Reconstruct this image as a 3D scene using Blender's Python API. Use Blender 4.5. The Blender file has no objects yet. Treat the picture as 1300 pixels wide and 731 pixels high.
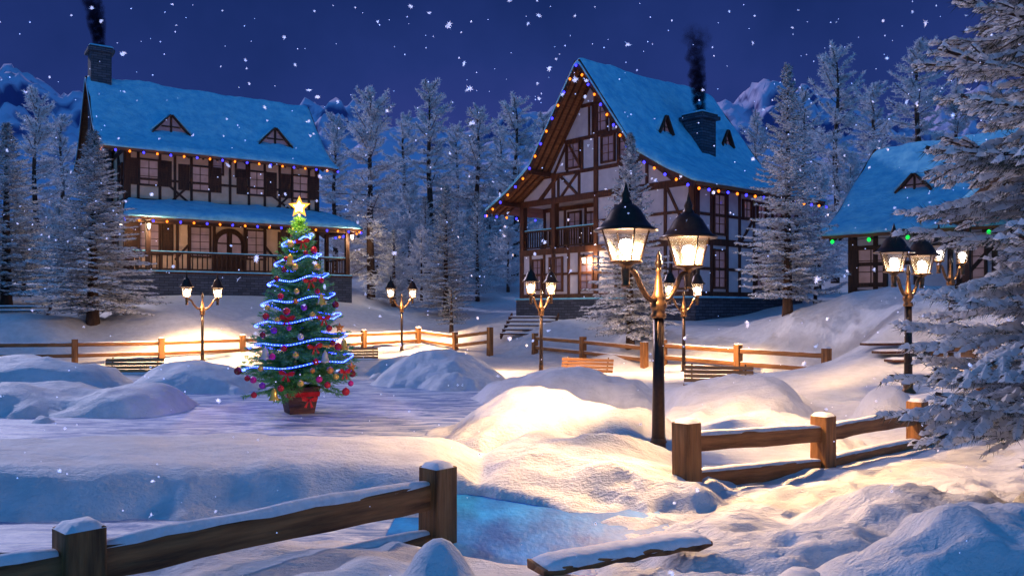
import bpy, bmesh, math, random
import numpy as np
from mathutils import Vector, Matrix
R = math.radians
PI = math.pi
random.seed(7)
HAZE = 0
sc = bpy.context.scene
C = sc.collection
# ------------------------------------------------------------------ camera model
F, HZ, EYE = 1060.0, 393.0, 1.8
def at(px, py, d):
    return Vector(((px-650)/F*d, d, EYE+(HZ-py)/F*d))
def gx(px, d): return (px-650)/F*d
cam = bpy.data.cameras.new('camera'); co = bpy.data.objects.new('camera', cam); C.objects.link(co)
co.location = (0, 0, EYE); co.rotation_euler = (R(90), 0, 0)
cam.sensor_width = 36; cam.lens = 36*F/1300; cam.shift_y = (HZ-365.5)/1300; cam.clip_end = 3000; cam.clip_start = .05
sc.camera = co
# ------------------------------------------------------------------ materials
def newmat(name):
    m = bpy.data.materials.new(name); m.use_nodes = True
    nt = m.node_tree; nt.nodes.clear()
    out = nt.nodes.new('ShaderNodeOutputMaterial')
    return m, nt, out
def nd(nt, t, **kw):
    n = nt.nodes.new(t)
    for k, v in kw.items():
        if k in n.inputs.keys() if isinstance(k, str) else False: n.inputs[k].default_value = v
        else: setattr(n, k, v)
    return n
def rgba(c): return (c[0], c[1], c[2], 1)
def mat(name, col, col2=None, rough=.7, metal=0, scale=6, stretch=(1,1,1), bump=.3, bscale=None, bdist=.02, spec=.3, detail=6, sss=0, coat=0, c_lo=.35, c_hi=.65):
    m, nt, out = newmat(name)
    p = nt.nodes.new('ShaderNodeBsdfPrincipled'); nt.links.new(p.outputs[0], out.inputs[0])
    p.inputs['Roughness'].default_value = rough; p.inputs['Metallic'].default_value = metal
    p.inputs['Specular IOR Level'].default_value = spec; p.inputs['Coat Weight'].default_value = coat
    if sss:
        p.inputs['Subsurface Weight'].default_value = sss; p.inputs['Subsurface Radius'].default_value = (.3,.6,1); p.inputs['Subsurface Scale'].default_value = .05
    tc = nt.nodes.new('ShaderNodeTexCoord'); mp = nt.nodes.new('ShaderNodeMapping'); mp.inputs['Scale'].default_value = stretch
    nt.links.new(tc.outputs['Object'], mp.inputs[0])
    n = nt.nodes.new('ShaderNodeTexNoise'); n.inputs['Scale'].default_value = scale; n.inputs['Detail'].default_value = detail; n.inputs['Roughness'].default_value = .6
    nt.links.new(mp.outputs[0], n.inputs[0])
    r = nt.nodes.new('ShaderNodeValToRGB'); r.color_ramp.elements[0].position = c_lo; r.color_ramp.elements[1].position = c_hi
    r.color_ramp.elements[0].color = rgba(col); r.color_ramp.elements[1].color = rgba(col2 or col)
    nt.links.new(n.outputs[0], r.inputs[0]); nt.links.new(r.outputs[0], p.inputs['Base Color'])
    if bump:
        b = nt.nodes.new('ShaderNodeBump'); b.inputs['Strength'].default_value = bump; b.inputs['Distance'].default_value = bdist
        n2 = nt.nodes.new('ShaderNodeTexNoise'); n2.inputs['Scale'].default_value = bscale or scale*2; n2.inputs['Detail'].default_value = 8
        nt.links.new(mp.outputs[0], n2.inputs[0]); nt.links.new(n2.outputs[0], b.inputs['Height']); nt.links.new(b.outputs[0], p.inputs['Normal'])
    return m
def emis(name, col, s, sampling='AUTO'):
    m, nt, out = newmat(name)
    e = nt.nodes.new('ShaderNodeEmission'); e.inputs[0].default_value = rgba(col); e.inputs[1].default_value = s
    nt.links.new(e.outputs[0], out.inputs[0])
    m.cycles.emission_sampling = sampling
    return m
def snow_mat(name, col, s1, s2, b1, b2, rough=.55, tint=None):
    m, nt, out = newmat(name)
    p = nt.nodes.new('ShaderNodeBsdfPrincipled'); nt.links.new(p.outputs[0], out.inputs[0])
    p.inputs['Roughness'].default_value = rough; p.inputs['Specular IOR Level'].default_value = .25
    tc = nt.nodes.new('ShaderNodeTexCoord')
    def N(s, det, st=(1,1,1)):
        mp = nt.nodes.new('ShaderNodeMapping'); mp.inputs['Scale'].default_value = st
        nt.links.new(tc.outputs['Object'], mp.inputs[0])
        n = nt.nodes.new('ShaderNodeTexNoise'); n.inputs['Scale'].default_value = s; n.inputs['Detail'].default_value = det; n.inputs['Roughness'].default_value = .62
        nt.links.new(mp.outputs[0], n.inputs[0]); return n
    r = nt.nodes.new('ShaderNodeValToRGB'); r.color_ramp.elements[0].position = .35; r.color_ramp.elements[1].position = .6
    r.color_ramp.elements[0].color = rgba(tint or [c*.86 for c in col]); r.color_ramp.elements[1].color = rgba(col)
    nt.links.new(N(s1*1.7, 6).outputs[0], r.inputs[0]); nt.links.new(r.outputs[0], p.inputs['Base Color'])
    a = nt.nodes.new('ShaderNodeBump'); a.inputs['Strength'].default_value = b1; a.inputs['Distance'].default_value = .12
    nt.links.new(N(s1, 7, (1,1.6,1)).outputs[0], a.inputs['Height'])
    b = nt.nodes.new('ShaderNodeBump'); b.inputs['Strength'].default_value = b2; b.inputs['Distance'].default_value = .02
    nt.links.new(N(s2, 5, (1,1.8,1)).outputs[0], b.inputs['Height']); nt.links.new(a.outputs[0], b.inputs['Normal']); nt.links.new(b.outputs[0], p.inputs['Normal'])
    return m
M = {}
M['snow'] = snow_mat('snow_ground', (.76,.77,.80), 2.2, 22, .7, .9)
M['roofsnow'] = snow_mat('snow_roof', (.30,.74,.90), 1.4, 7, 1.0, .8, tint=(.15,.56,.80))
M['capsnow'] = snow_mat('snow_cap', (.86,.86,.88), 9, 60, .25, .3)
M['timber'] = mat('dark_timber', (.028,.012,.008), (.07,.028,.015), rough=.6, scale=3, stretch=(4,4,.6), bump=.35)
M['timber_red'] = mat('reddish_timber', (.05,.018,.011), (.12,.042,.022), rough=.6, scale=3, stretch=(4,4,.6), bump=.35)
M['soffit'] = mat('soffit_boards', (.16,.06,.028), (.3,.13,.06), rough=.65, scale=2.5, stretch=(.5,5,5), bump=.5)
M['plaster_beige'] = mat('beige_plaster', (.66,.44,.29), (.76,.53,.38), rough=.85, scale=2, bump=.25, bscale=12)
M['plaster_white'] = mat('white_plaster', (.56,.50,.55), (.68,.62,.66), rough=.85, scale=2, bump=.25, bscale=12)
M['fence'] = mat('fence_rail_wood', (.07,.026,.009), (.34,.15,.055), rough=.6, scale=9, stretch=(.14,1.6,1.6), bump=1, bscale=16, bdist=.02, c_lo=.32, c_hi=.66)
M['fence_post'] = mat('fence_post_wood', (.09,.034,.011), (.38,.17,.06), rough=.6, scale=9, stretch=(1.6,1.6,.14), bump=1, bscale=16, bdist=.02, c_lo=.32, c_hi=.66)
M['pole'] = mat('lamp_iron', (.035,.022,.018), (.05,.032,.025), rough=.34, metal=.75, scale=20, bump=.05, spec=.5)
M['copper'] = mat('lamp_copper', (.20,.105,.05), (.11,.058,.03), rough=.35, metal=.85, scale=12, bump=.08, spec=.5)
M['bark'] = mat('tree_bark', (.045,.026,.02), (.11,.065,.048), rough=.9, scale=6, stretch=(1,1,.25), bump=.9, bdist=.05)
M['needle'] = mat('fir_needles', (.022,.045,.035), (.045,.08,.055), rough=.6, scale=3, bump=0)
M['frost'] = mat('frosted_needles', (.80,.80,.84), (.92,.92,.95), rough=.6, scale=4, bump=0)
M['frost_dim'] = mat('frosted_twigs', (.42,.42,.47), (.66,.65,.70), rough=.7, scale=3, bump=0)
M['xneedle'] = mat('christmas_tree_needles', (.07,.32,.05), (.13,.43,.08), rough=.5, scale=4, bump=0)
M['xneedle2'] = mat('christmas_tree_young_needles', (.16,.44,.08), (.26,.52,.12), rough=.5, scale=4, bump=0)
M['ribbon'] = mat('red_ribbon', (.55,.008,.012), (.7,.012,.02), rough=.4, scale=8, bump=.05)
for k, c in dict(red=(.62,.015,.02), darkred=(.26,.01,.015), gold=(.85,.5,.08), magenta=(.7,.01,.22), purple=(.28,.02,.4), cream=(.75,.6,.48), orange=(.8,.25,.03)).items():
    M['o_'+k] = mat(k+'_ornament', c, rough=.25, metal=.35 if k in('gold','cream') else .1, scale=8, bump=.03, coat=.5)
M['pot'] = mat('planter_wood', (.10,.042,.035), (.2,.095,.07), rough=.7, scale=3, stretch=(1,1,7), bump=.7)
def frosty(name, c1, c2):
    m, nt, out = newmat(name); d = nt.nodes.new('ShaderNodeBsdfDiffuse'); t = nt.nodes.new('ShaderNodeBsdfTranslucent'); mx = nt.nodes.new('ShaderNodeMixShader'); mx.inputs[0].default_value = .42
    tc = nt.nodes.new('ShaderNodeTexCoord'); n = nt.nodes.new('ShaderNodeTexNoise'); n.inputs['Scale'].default_value = 2.5; nt.links.new(tc.outputs['Object'], n.inputs[0])
    r = nt.nodes.new('ShaderNodeValToRGB'); r.color_ramp.elements[0].position = .35; r.color_ramp.elements[1].position = .62; r.color_ramp.elements[0].color = rgba(c1); r.color_ramp.elements[1].color = rgba(c2)
    nt.links.new(n.outputs[0], r.inputs[0])
    for q in (d, t): nt.links.new(r.outputs[0], q.inputs[0])
    nt.links.new(d.outputs[0], mx.inputs[1]); nt.links.new(t.outputs[0], mx.inputs[2]); nt.links.new(mx.outputs[0], out.inputs[0]); return m
M['frost'] = frosty('hoar_frost', (.84,.84,.88), (.97,.97,.98))
M['frost_dim'] = frosty('frosted_bark_twigs', (.34,.34,.38), (.66,.65,.70))
M['rock'] = mat('mountain_rock', (.10,.13,.25), (.2,.22,.35), rough=.9, scale=.05, bump=0)
def brick(name, c1, c2, mortar, bw=.42, bh=.13):
    m, nt, out = newmat(name)
    p = nt.nodes.new('ShaderNodeBsdfPrincipled'); nt.links.new(p.outputs[0], out.inputs[0]); p.inputs['Roughness'].default_value = .8
    tc = nt.nodes.new('ShaderNodeTexCoord'); s = nt.nodes.new('ShaderNodeSeparateXYZ'); nt.links.new(tc.outputs['Object'], s.inputs[0])
    a = nt.nodes.new('ShaderNodeMath'); nt.links.new(s.outputs[0], a.inputs[0]); nt.links.new(s.outputs[1], a.inputs[1])
    c = nt.nodes.new('ShaderNodeCombineXYZ'); nt.links.new(a.outputs[0], c.inputs[0]); nt.links.new(s.outputs[2], c.inputs[1])
    no = nt.nodes.new('ShaderNodeTexNoise'); no.inputs['Scale'].default_value = 2.5; nt.links.new(c.outputs[0], no.inputs[0])
    ad = nt.nodes.new('ShaderNodeVectorMath'); ad.operation = 'MULTIPLY_ADD'; ad.inputs[1].default_value = (.12,.06,0)
    nt.links.new(no.outputs[1], ad.inputs[0]); nt.links.new(c.outputs[0], ad.inputs[2])
    b = nt.nodes.new('ShaderNodeTexBrick'); b.inputs['Scale'].default_value = 1; b.inputs['Brick Width'].default_value = bw; b.inputs['Row Height'].default_value = bh
    b.inputs['Mortar Size'].default_value = .012; b.inputs['Color1'].default_value = rgba(c1); b.inputs['Color2'].default_value = rgba(c2); b.inputs['Mortar'].default_value = rgba(mortar)
    nt.links.new(ad.outputs[0], b.inputs[0]); nt.links.new(b.outputs[0], p.inputs['Base Color'])
    bp = nt.nodes.new('ShaderNodeBump'); bp.inputs['Strength'].default_value = .9; bp.inputs['Distance'].default_value = .05; bp.invert = True
    nt.links.new(b.outputs['Fac'], bp.inputs['Height']); nt.links.new(bp.outputs[0], p.inputs['Normal'])
    return m
M['stone'] = brick('stone_courses', (.085,.10,.14), (.04,.05,.075), (.013,.016,.025))
def glassy():
    m, nt, out = newmat('lantern_glass')
    t = nt.nodes.new('ShaderNodeBsdfTransparent'); g = nt.nodes.new('ShaderNodeBsdfGlossy'); g.inputs['Roughness'].default_value = .35
    mx = nt.nodes.new('ShaderNodeMixShader'); mx.inputs[0].default_value = .09
    t.inputs[0].default_value = (.96,.95,.93,1)
    nt.links.new(t.outputs[0], mx.inputs[1]); nt.links.new(g.outputs[0], mx.inputs[2]); nt.links.new(mx.outputs[0], out.inputs[0])
    return m
M['glass'] = glassy()
def pane(name, base, e, es):
    m, nt, out = newmat(name)
    p = nt.nodes.new('ShaderNodeBsdfPrincipled'); nt.links.new(p.outputs[0], out.inputs[0]); p.inputs['Roughness'].default_value = .12
    p.inputs['Emission Color'].default_value = rgba(e); p.inputs['Emission Strength'].default_value = es
    tc = nt.nodes.new('ShaderNodeTexCoord'); n = nt.nodes.new('ShaderNodeTexNoise'); n.inputs['Scale'].default_value = 1.6
    nt.links.new(tc.outputs['Object'], n.inputs[0])
    r = nt.nodes.new('ShaderNodeValToRGB'); r.color_ramp.elements[0].color = rgba([c*.55 for c in base]); r.color_ramp.elements[1].color = rgba(base)
    r.color_ramp.elements[0].position = .35; r.color_ramp.elements[1].position = .65
    nt.links.new(n.outputs[0], r.inputs[0]); nt.links.new(r.outputs[0], p.inputs['Base Color'])
    m.cycles.emission_sampling = 'NONE'
    return m
M['pane_warm'] = pane('curtained_window_pane', (.34,.22,.22), (.5,.28,.26), .16)
M['pane_dim'] = pane('dark_window_pane', (.2,.15,.22), (.3,.2,.28), .16)
M['bulb'] = emis('lantern_bulb', (1,.92,.8), 28, 'NONE')
M['led_blue'] = emis('blue_bulb', (.035,.03,1), 5)
M['led_orange'] = emis('orange_bulb', (1,.20,.015), 3.4)
M['led_green'] = emis('green_bulb', (.01,1,.10), 1.6)
M['led_white'] = emis('white_bulb', (.8,.7,1), 5)
M['garland'] = emis('blue_light_rope', (.006,.018,1.0), 26)
M['garland_core'] = emis('rope_led', (.3,.5,1), 7, 'AUTO')
M['star'] = emis('glowing_star', (1,.40,.06), 2.4)
M['star_core'] = emis('glowing_star_core', (1,.82,.5), 8)
def flakem():
    m, nt, out = newmat('snowflake_ice')
    d = nt.nodes.new('ShaderNodeBsdfDiffuse'); d.inputs[0].default_value = (.95,.95,1,1)
    t = nt.nodes.new('ShaderNodeBsdfTranslucent'); t.inputs[0].default_value = (.95,.95,1,1)
    a = nt.nodes.new('ShaderNodeAddShader')
    nt.links.new(d.outputs[0], a.inputs[0]); nt.links.new(t.outputs[0], a.inputs[1]); nt.links.new(a.outputs[0], out.inputs[0])
    return m
M['flake'] = flakem()
def icem():
    m, nt, out = newmat('trampled_ice')
    p = nt.nodes.new('ShaderNodeBsdfPrincipled'); nt.links.new(p.outputs[0], out.inputs[0]); 
    tc = nt.nodes.new('ShaderNodeTexCoord'); mp = nt.nodes.new('ShaderNodeMapping'); mp.inputs['Scale'].default_value = (.8,2.4,1); mp.inputs['Rotation'].default_value = (0,0,.25)
    nt.links.new(tc.outputs['Object'], mp.inputs[0])
    n = nt.nodes.new('ShaderNodeTexNoise'); n.inputs['Scale'].default_value = 1.7; n.inputs['Detail'].default_value = 10; n.inputs['Roughness'].default_value = .72; n.inputs['Distortion'].default_value = .6
    nt.links.new(mp.outputs[0], n.inputs[0])
    r = nt.nodes.new('ShaderNodeValToRGB'); r.color_ramp.elements[0].position = .42; r.color_ramp.elements[1].position = .57
    r.color_ramp.elements[0].color = (.13,.24,.5,1); r.color_ramp.elements[1].color = (.84,.87,.92,1)
    nt.links.new(n.outputs[0], r.inputs[0]); nt.links.new(r.outputs[0], p.inputs['Base Color'])
    rr = nt.nodes.new('ShaderNodeMapRange'); rr.inputs[3].default_value = .25; rr.inputs[4].default_value = .75
    nt.links.new(n.outputs[0], rr.inputs[0]); nt.links.new(rr.outputs[0], p.inputs['Roughness'])
    b = nt.nodes.new('ShaderNodeBump'); b.inputs['Strength'].default_value = .6; b.inputs['Distance'].default_value = .04
    nt.links.new(n.outputs[0], b.inputs['Height']); nt.links.new(b.outputs[0], p.inputs['Normal'])
    return m
M['ice'] = icem()
M['clear_ice'] = mat('clear_blue_ice', (.0,.10,.42), (.02,.32,.85), rough=.45, scale=1.6, stretch=(1.6,.8,1), bump=.4, spec=.2, c_lo=.35, c_hi=.7, bscale=14)
def mountm():
    m, nt, out = newmat('mountain_snow_and_rock_lilac_light')
    p = nt.nodes.new('ShaderNodeBsdfPrincipled'); nt.links.new(p.outputs[0], out.inputs[0]); p.inputs['Roughness'].default_value = .85
    g = nt.nodes.new('ShaderNodeNewGeometry'); s = nt.nodes.new('ShaderNodeSeparateXYZ'); nt.links.new(g.outputs['Normal'], s.inputs[0])
    tc = nt.nodes.new('ShaderNodeTexCoord'); n = nt.nodes.new('ShaderNodeTexNoise'); n.inputs['Scale'].default_value = .06; n.inputs['Detail'].default_value = 8
    nt.links.new(tc.outputs['Object'], n.inputs[0])
    a = nt.nodes.new('ShaderNodeMath'); a.operation = 'MULTIPLY_ADD'; a.inputs[1].default_value = .5; nt.links.new(n.outputs[0], a.inputs[0]); nt.links.new(s.outputs[2], a.inputs[2])
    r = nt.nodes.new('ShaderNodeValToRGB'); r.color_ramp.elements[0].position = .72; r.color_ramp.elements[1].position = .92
    r.color_ramp.elements[0].color = (.09,.075,.24,1); r.color_ramp.elements[1].color = (.68,.57,.78,1)  # alpenglow lilac painted into the snow colour, violet haze tint into the rock
    nt.links.new(a.outputs[0], r.inputs[0]); nt.links.new(r.outputs[0], p.inputs['Base Color'])
    return m
M['mount'] = mountm()
# ------------------------------------------------------------------ mesh helpers
class MB:
    def __init__(s): s.v = []; s.f = []; s.m = []; s.sm = []
    def add(s, vs, fs, mi=0, smooth=False):
        o = len(s.v); s.v.extend([tuple(v) for v in vs])
        for f in fs: s.f.append([i+o for i in f]); s.m.append(mi); s.sm.append(smooth)
    def box(s, c, size, mi=0, rot=None, taper=1.0):
        x, y, z = size[0]/2, size[1]/2, size[2]/2
        vs = [Vector((a*x*(taper if c_ > 0 else 1), b*y*(taper if c_ > 0 else 1), c_*z)) for c_ in (-1,1) for b in (-1,1) for a in (-1,1)]
        if rot: vs = [rot @ v for v in vs]
        c = Vector(c); vs = [v+c for v in vs]
        s.add(vs, [(0,2,3,1),(4,5,7,6),(0,1,5,4),(2,6,7,3),(0,4,6,2),(1,3,7,5)], mi)
    def beam(s, p, q, w, h, up=(0,0,1), mi=0):
        p, q, up = Vector(p), Vector(q), Vector(up)
        d = (q-p).normalized(); sd = d.cross(up)
        if sd.length < 1e-4: sd = d.cross(Vector((1,0,0)))
        sd.normalize(); u = sd.cross(d)
        vs = [e+sd*(a*w/2)+u*(b*h/2) for e in (p,q) for b in (-1,1) for a in (-1,1)]
        s.add(vs, [(0,2,3,1),(4,5,7,6),(0,1,5,4),(2,6,7,3),(0,4,6,2),(1,3,7,5)], mi)
    def tube(s, pts, rad, n=8, mi=0, cap=True, smooth=True):
        pts = [Vector(p) for p in pts]
        if not hasattr(rad, '__len__'): rad = [rad]*len(pts)
        vs = []; ref = None
        for i, p in enumerate(pts):
            d = (pts[min(i+1,len(pts)-1)]-pts[max(i-1,0)]).normalized()
            if ref is None:
                ref = d.cross(Vector((0,0,1)))
                if ref.length < .05: ref = d.cross(Vector((1,0,0)))
            sd = (ref-d*ref.dot(d)).normalized(); ref = sd; u = sd.cross(d)
            for k in range(n):
                a = 2*PI*k/n; vs.append(p+(sd*math.cos(a)+u*math.sin(a))*rad[i])
        fs = []
        for i in range(len(pts)-1):
            for k in range(n):
                k2 = (k+1) % n; fs.append((i*n+k, i*n+k2, (i+1)*n+k2, (i+1)*n+k))
        s.add(vs, fs, mi, smooth)
        if cap:
            o = len(s.v)-len(vs)
            s.f.append([o+k for k in range(n)]); s.m.append(mi); s.sm.append(False)
            s.f.append([o+(len(pts)-1)*n+k for k in range(n)][::-1]); s.m.append(mi); s.sm.append(False)
    def lathe(s, prof, c=(0,0,0), n=20, mi=0, smooth=True, off=0, squash=None):
        vs = []; c = Vector(c)
        for r, z in prof:
            for k in range(n):
                a = 2*PI*k/n+off; rr = r*(squash(k,z) if squash else 1)
                vs.append((c.x+rr*math.cos(a), c.y+rr*math.sin(a), c.z+z))
        fs = []
        for i in range(len(prof)-1):
            for k in range(n):
                k2 = (k+1) % n; fs.append((i*n+k, i*n+k2, (i+1)*n+k2, (i+1)*n+k))
        s.add(vs, fs, mi, smooth)
    def build(s, name, mats, parent=None, bevel=0):
        me = bpy.data.meshes.new(name); me.from_pydata(s.v, [], s.f)
        if not isinstance(mats, (list,tuple)): mats = [mats]
        for m in mats: me.materials.append(m)
        me.polygons.foreach_set('material_index', s.m); me.polygons.foreach_set('use_smooth', s.sm)
        bm = bmesh.new(); bm.from_mesh(me); bmesh.ops.recalc_face_normals(bm, faces=bm.faces); bm.to_mesh(me); bm.free()
        me.update()
        o = bpy.data.objects.new(name, me); C.objects.link(o)
        if parent: o.parent = parent
        if bevel:
            b = o.modifiers.new('bevel','BEVEL'); b.width = bevel; b.segments = 2; b.limit_method = 'ANGLE'
        return o
def npmesh(name, V, Fc, mats, mi=None, smooth=True, parent=None):
    me = bpy.data.meshes.new(name); nv, nf = len(V), len(Fc); k = Fc.shape[1]
    me.vertices.add(nv); me.vertices.foreach_set('co', np.ascontiguousarray(V, dtype=np.float32).ravel())
    me.loops.add(nf*k); me.loops.foreach_set('vertex_index', np.ascontiguousarray(Fc, dtype=np.int32).ravel())
    me.polygons.add(nf); me.polygons.foreach_set('loop_start', np.arange(0, nf*k, k, dtype=np.int32)); 
    for m in (mats if isinstance(mats,(list,tuple)) else [mats]): me.materials.append(m)
    if mi is not None: me.polygons.foreach_set('material_index', np.asarray(mi, dtype=np.int32))
    me.polygons.foreach_set('use_smooth', np.full(nf, smooth)); me.update(calc_edges=True)
    if name is None: return me
    o = bpy.data.objects.new(name, me); C.objects.link(o)
    if parent: o.parent = parent
    return o
def empty(name, loc=(0,0,0), rz=0):
    o = bpy.data.objects.new(name, None); C.objects.link(o); o.location = loc; o.rotation_euler = (0,0,rz); o.empty_display_size = .2; return o
def tag(o, label=None, cat=None, group=None, kind=None):
    if label: o['label'] = label
    if cat: o['category'] = cat
    if group: o['group'] = group
    if kind: o['kind'] = kind
    return o
KIDS = {}
def copy_tree(o, parent=None):
    c = o.copy(); C.objects.link(c)
    if parent: c.parent = parent
    for ch in list(o.children): copy_tree(ch, c)
    return c
# ------------------------------------------------------------------ noise
def vnoise(x, y, seed=0):
    xi = np.floor(x).astype(np.int64); yi = np.floor(y).astype(np.int64); xf = x-xi; yf = y-yi
    u = xf*xf*(3-2*xf); v = yf*yf*(3-2*yf)
    def h(a, b):
        n = (a*374761393 + b*668265263 + seed*974634777) & 0xffffffff
        n = ((n ^ (n >> 13))*1274126177) & 0xffffffff
        n = n ^ (n >> 16)
        return (n & 0xffff)/65535.0
    return (h(xi,yi)*(1-u)+h(xi+1,yi)*u)*(1-v)+(h(xi,yi+1)*(1-u)+h(xi+1,yi+1)*u)*v
def fbm(x, y, seed=0, o=4):
    t = 0; a = .5; s = 0
    for i in range(o):
        t = t+a*vnoise(x*2**i, y*2**i, seed+i*17); s += a; a *= .5
    return t/s
# ------------------------------------------------------------------ terrain
ctrl = [(-8,6,-.1),(-3,6.8,-.1),(0,7,-.1),(-6,10,-.1),(-3,14,-.1),(1,14,-.1),(-6,18,-.1),(-1,19,-.1),(-10,14,-.04),(0,3,.08),(3,4,.08),(6,5,.1),(3,8,.02),(1.8,10.3,0),
 (6,12,.05),(8,16,.15),(4,16,.02),(4,20,0),(1,25,-.06),(5,24.5,0),(8.2,22,.05),(.9,32,.05),(-5,36,0),(-5,30,0),(-11.4,31,-.1),(-16,30,0),(-25,28,.3),(-20,20,.1),(-30,15,.5),
 (-12,24,0),(0,60,4.2),(-40,60,5),(40,60,5),(0,100,9),(-100,100,10),(100,100,10),(60,30,2.6),(-60,30,2.5),(0,-20,0),(40,-20,.6),(-40,-20,.5),(0,220,22),(200,220,22),(-200,220,22),(-400,100,10),(400,100,10),(0,-80,0),(-300,-100,2),(300,-100,2)]
for px, py, d in [(120,415,33),(12,388,38),(175,379,40),(440,385,45.6),(250,392,36.5),(400,390,41.5),(50,402,35),(-100,400,33),(330,396,38.5),(470,388,46),(630,388,50),(620,345,68),(660,402,42),(760,406,38),(882,408,33.2),(960,402,34),(800,430,29.2),(740,456,30),(818,466,27.2),(842,463,27),(937,472,24.8),(1049,481,22.2),(680,449,33),(1000,399,27.2),(940,412,29.5),(1073,391,31),(1150,366,25.5),(1230,380,25),(1320,372,24),(1100,392,27),(1060,430,24),(1100,425,22),(1200,440,20),(1300,430,19),(1400,430,18),(1150,495,16.7),(1250,505,13.5),(1400,500,13),(700,414,34.5),(640,424,36.5),(570,416,42),(560,398,46)]:
    p = at(px, py, d); ctrl.append((p.x, p.y, p.z))
ctrl = np.array(ctrl, float)
def phi(dx, dy): return np.sqrt(dx*dx+dy*dy+2.0)
n_ = len(ctrl)
A_ = np.zeros((n_+3, n_+3)); A_[:n_,:n_] = phi(ctrl[:,None,0]-ctrl[None,:,0], ctrl[:,None,1]-ctrl[None,:,1])
A_[:n_,n_] = A_[n_,:n_] = 1; A_[:n_,n_+1] = A_[n_+1,:n_] = ctrl[:,0]; A_[:n_,n_+2] = A_[n_+2,:n_] = ctrl[:,1]
W_ = np.linalg.solve(A_, np.concatenate([ctrl[:,2], [0,0,0]]))
def base_h(x, y):
    z = W_[n_]+W_[n_+1]*x+W_[n_+2]*y
    for i in range(n_): z = z+W_[i]*phi(x-ctrl[i,0], y-ctrl[i,1])
    return z
# cx, cy, rx, ry, rotation, height, edge power
MOUNDS = [(-5.4,9.6,1.8,.9,0,.47,.9),(-2.6,9.3,1.5,.9,.1,.44,.9),
 (.5,12.1,1.65,1.75,0,.66,.9),(1.0,16.5,1.9,1.3,0,.68,.9),(-1.8,21,1.75,2.3,.1,.84,1.0),(-3.35,24.6,1.0,.9,0,.52,.9),
 (-7.35,19.3,1.55,1.9,0,.66,.8),(-6.8,15.1,1.15,1.5,.2,.52,.8),(-8.9,15.4,2.0,1.7,0,.55,.8),(-11.6,19.6,2.3,1.6,0,.7,.8),
 (4.0,14.9,1.5,1.8,-.2,.62,.9),(.85,8.95,1.45,1.75,.15,.40,.62),(.2,8.3,.75,.95,0,.30,.6),(3.5,11.7,1.2,1.1,0,.40,.9),
 (1.9,6.2,1.3,.85,.3,.26,.7),(3.1,6.4,1.1,.8,-.3,.3,.7),(2.95,4.7,1.5,1.05,.2,.55,.8),(5.3,6.2,1.6,1.3,0,.5,.8),
 (-1.9,4.6,3.6,2.0,.04,.30,.6),(-5.2,4.2,2.6,1.9,0,.3,.6),(.45,4.3,1.5,1.75,0,.15,.6),
 (-.41,4.75,.24,.24,0,.52,.7),(5.95,13.3,.45,.5,0,.42,.8),(1.3,3.2,1.6,1.1,0,.3,.8),(7.4,13,1.2,1.5,0,.3,.8),
 (-9.3,37.3,3.0,2.2,.3,.5,1.2),(9.6,25.4,2.0,1.4,.2,.25,1.1),(-13.6,34,2.6,1.8,0,.45,1.1),(-19,32,3,2,0,.6,1.1),(-1.5,38.6,2,1.3,0,.4,1.1)]
def mound_h(x, y):
    S = 0
    for i, (cx, cy, rx, ry, ro, H, p) in enumerate(MOUNDS):
        dx = x-cx; dy = y-cy; c, s = math.cos(ro), math.sin(ro)
        u = (dx*c+dy*s)/rx; v = (-dx*s+dy*c)/ry
        sel = (np.abs(u) < 1.6) & (np.abs(v) < 1.6)
        r = np.full_like(u, 9.0)
        n1 = fbm(x[sel]*.75+i*3.7, y[sel]*.75, 5+i, 4)-.5; r[sel] = np.sqrt(u[sel]**2+v[sel]**2)*(1+.9*n1)
        m = H*np.clip(1-r**2.2, 0, 1)**p; m[sel] = m[sel]*(1-.55*(fbm(x[sel]*1.3+i, y[sel]*1.3, 55+i, 4)-.5))
        S = S+m**8
    return S**.125
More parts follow.
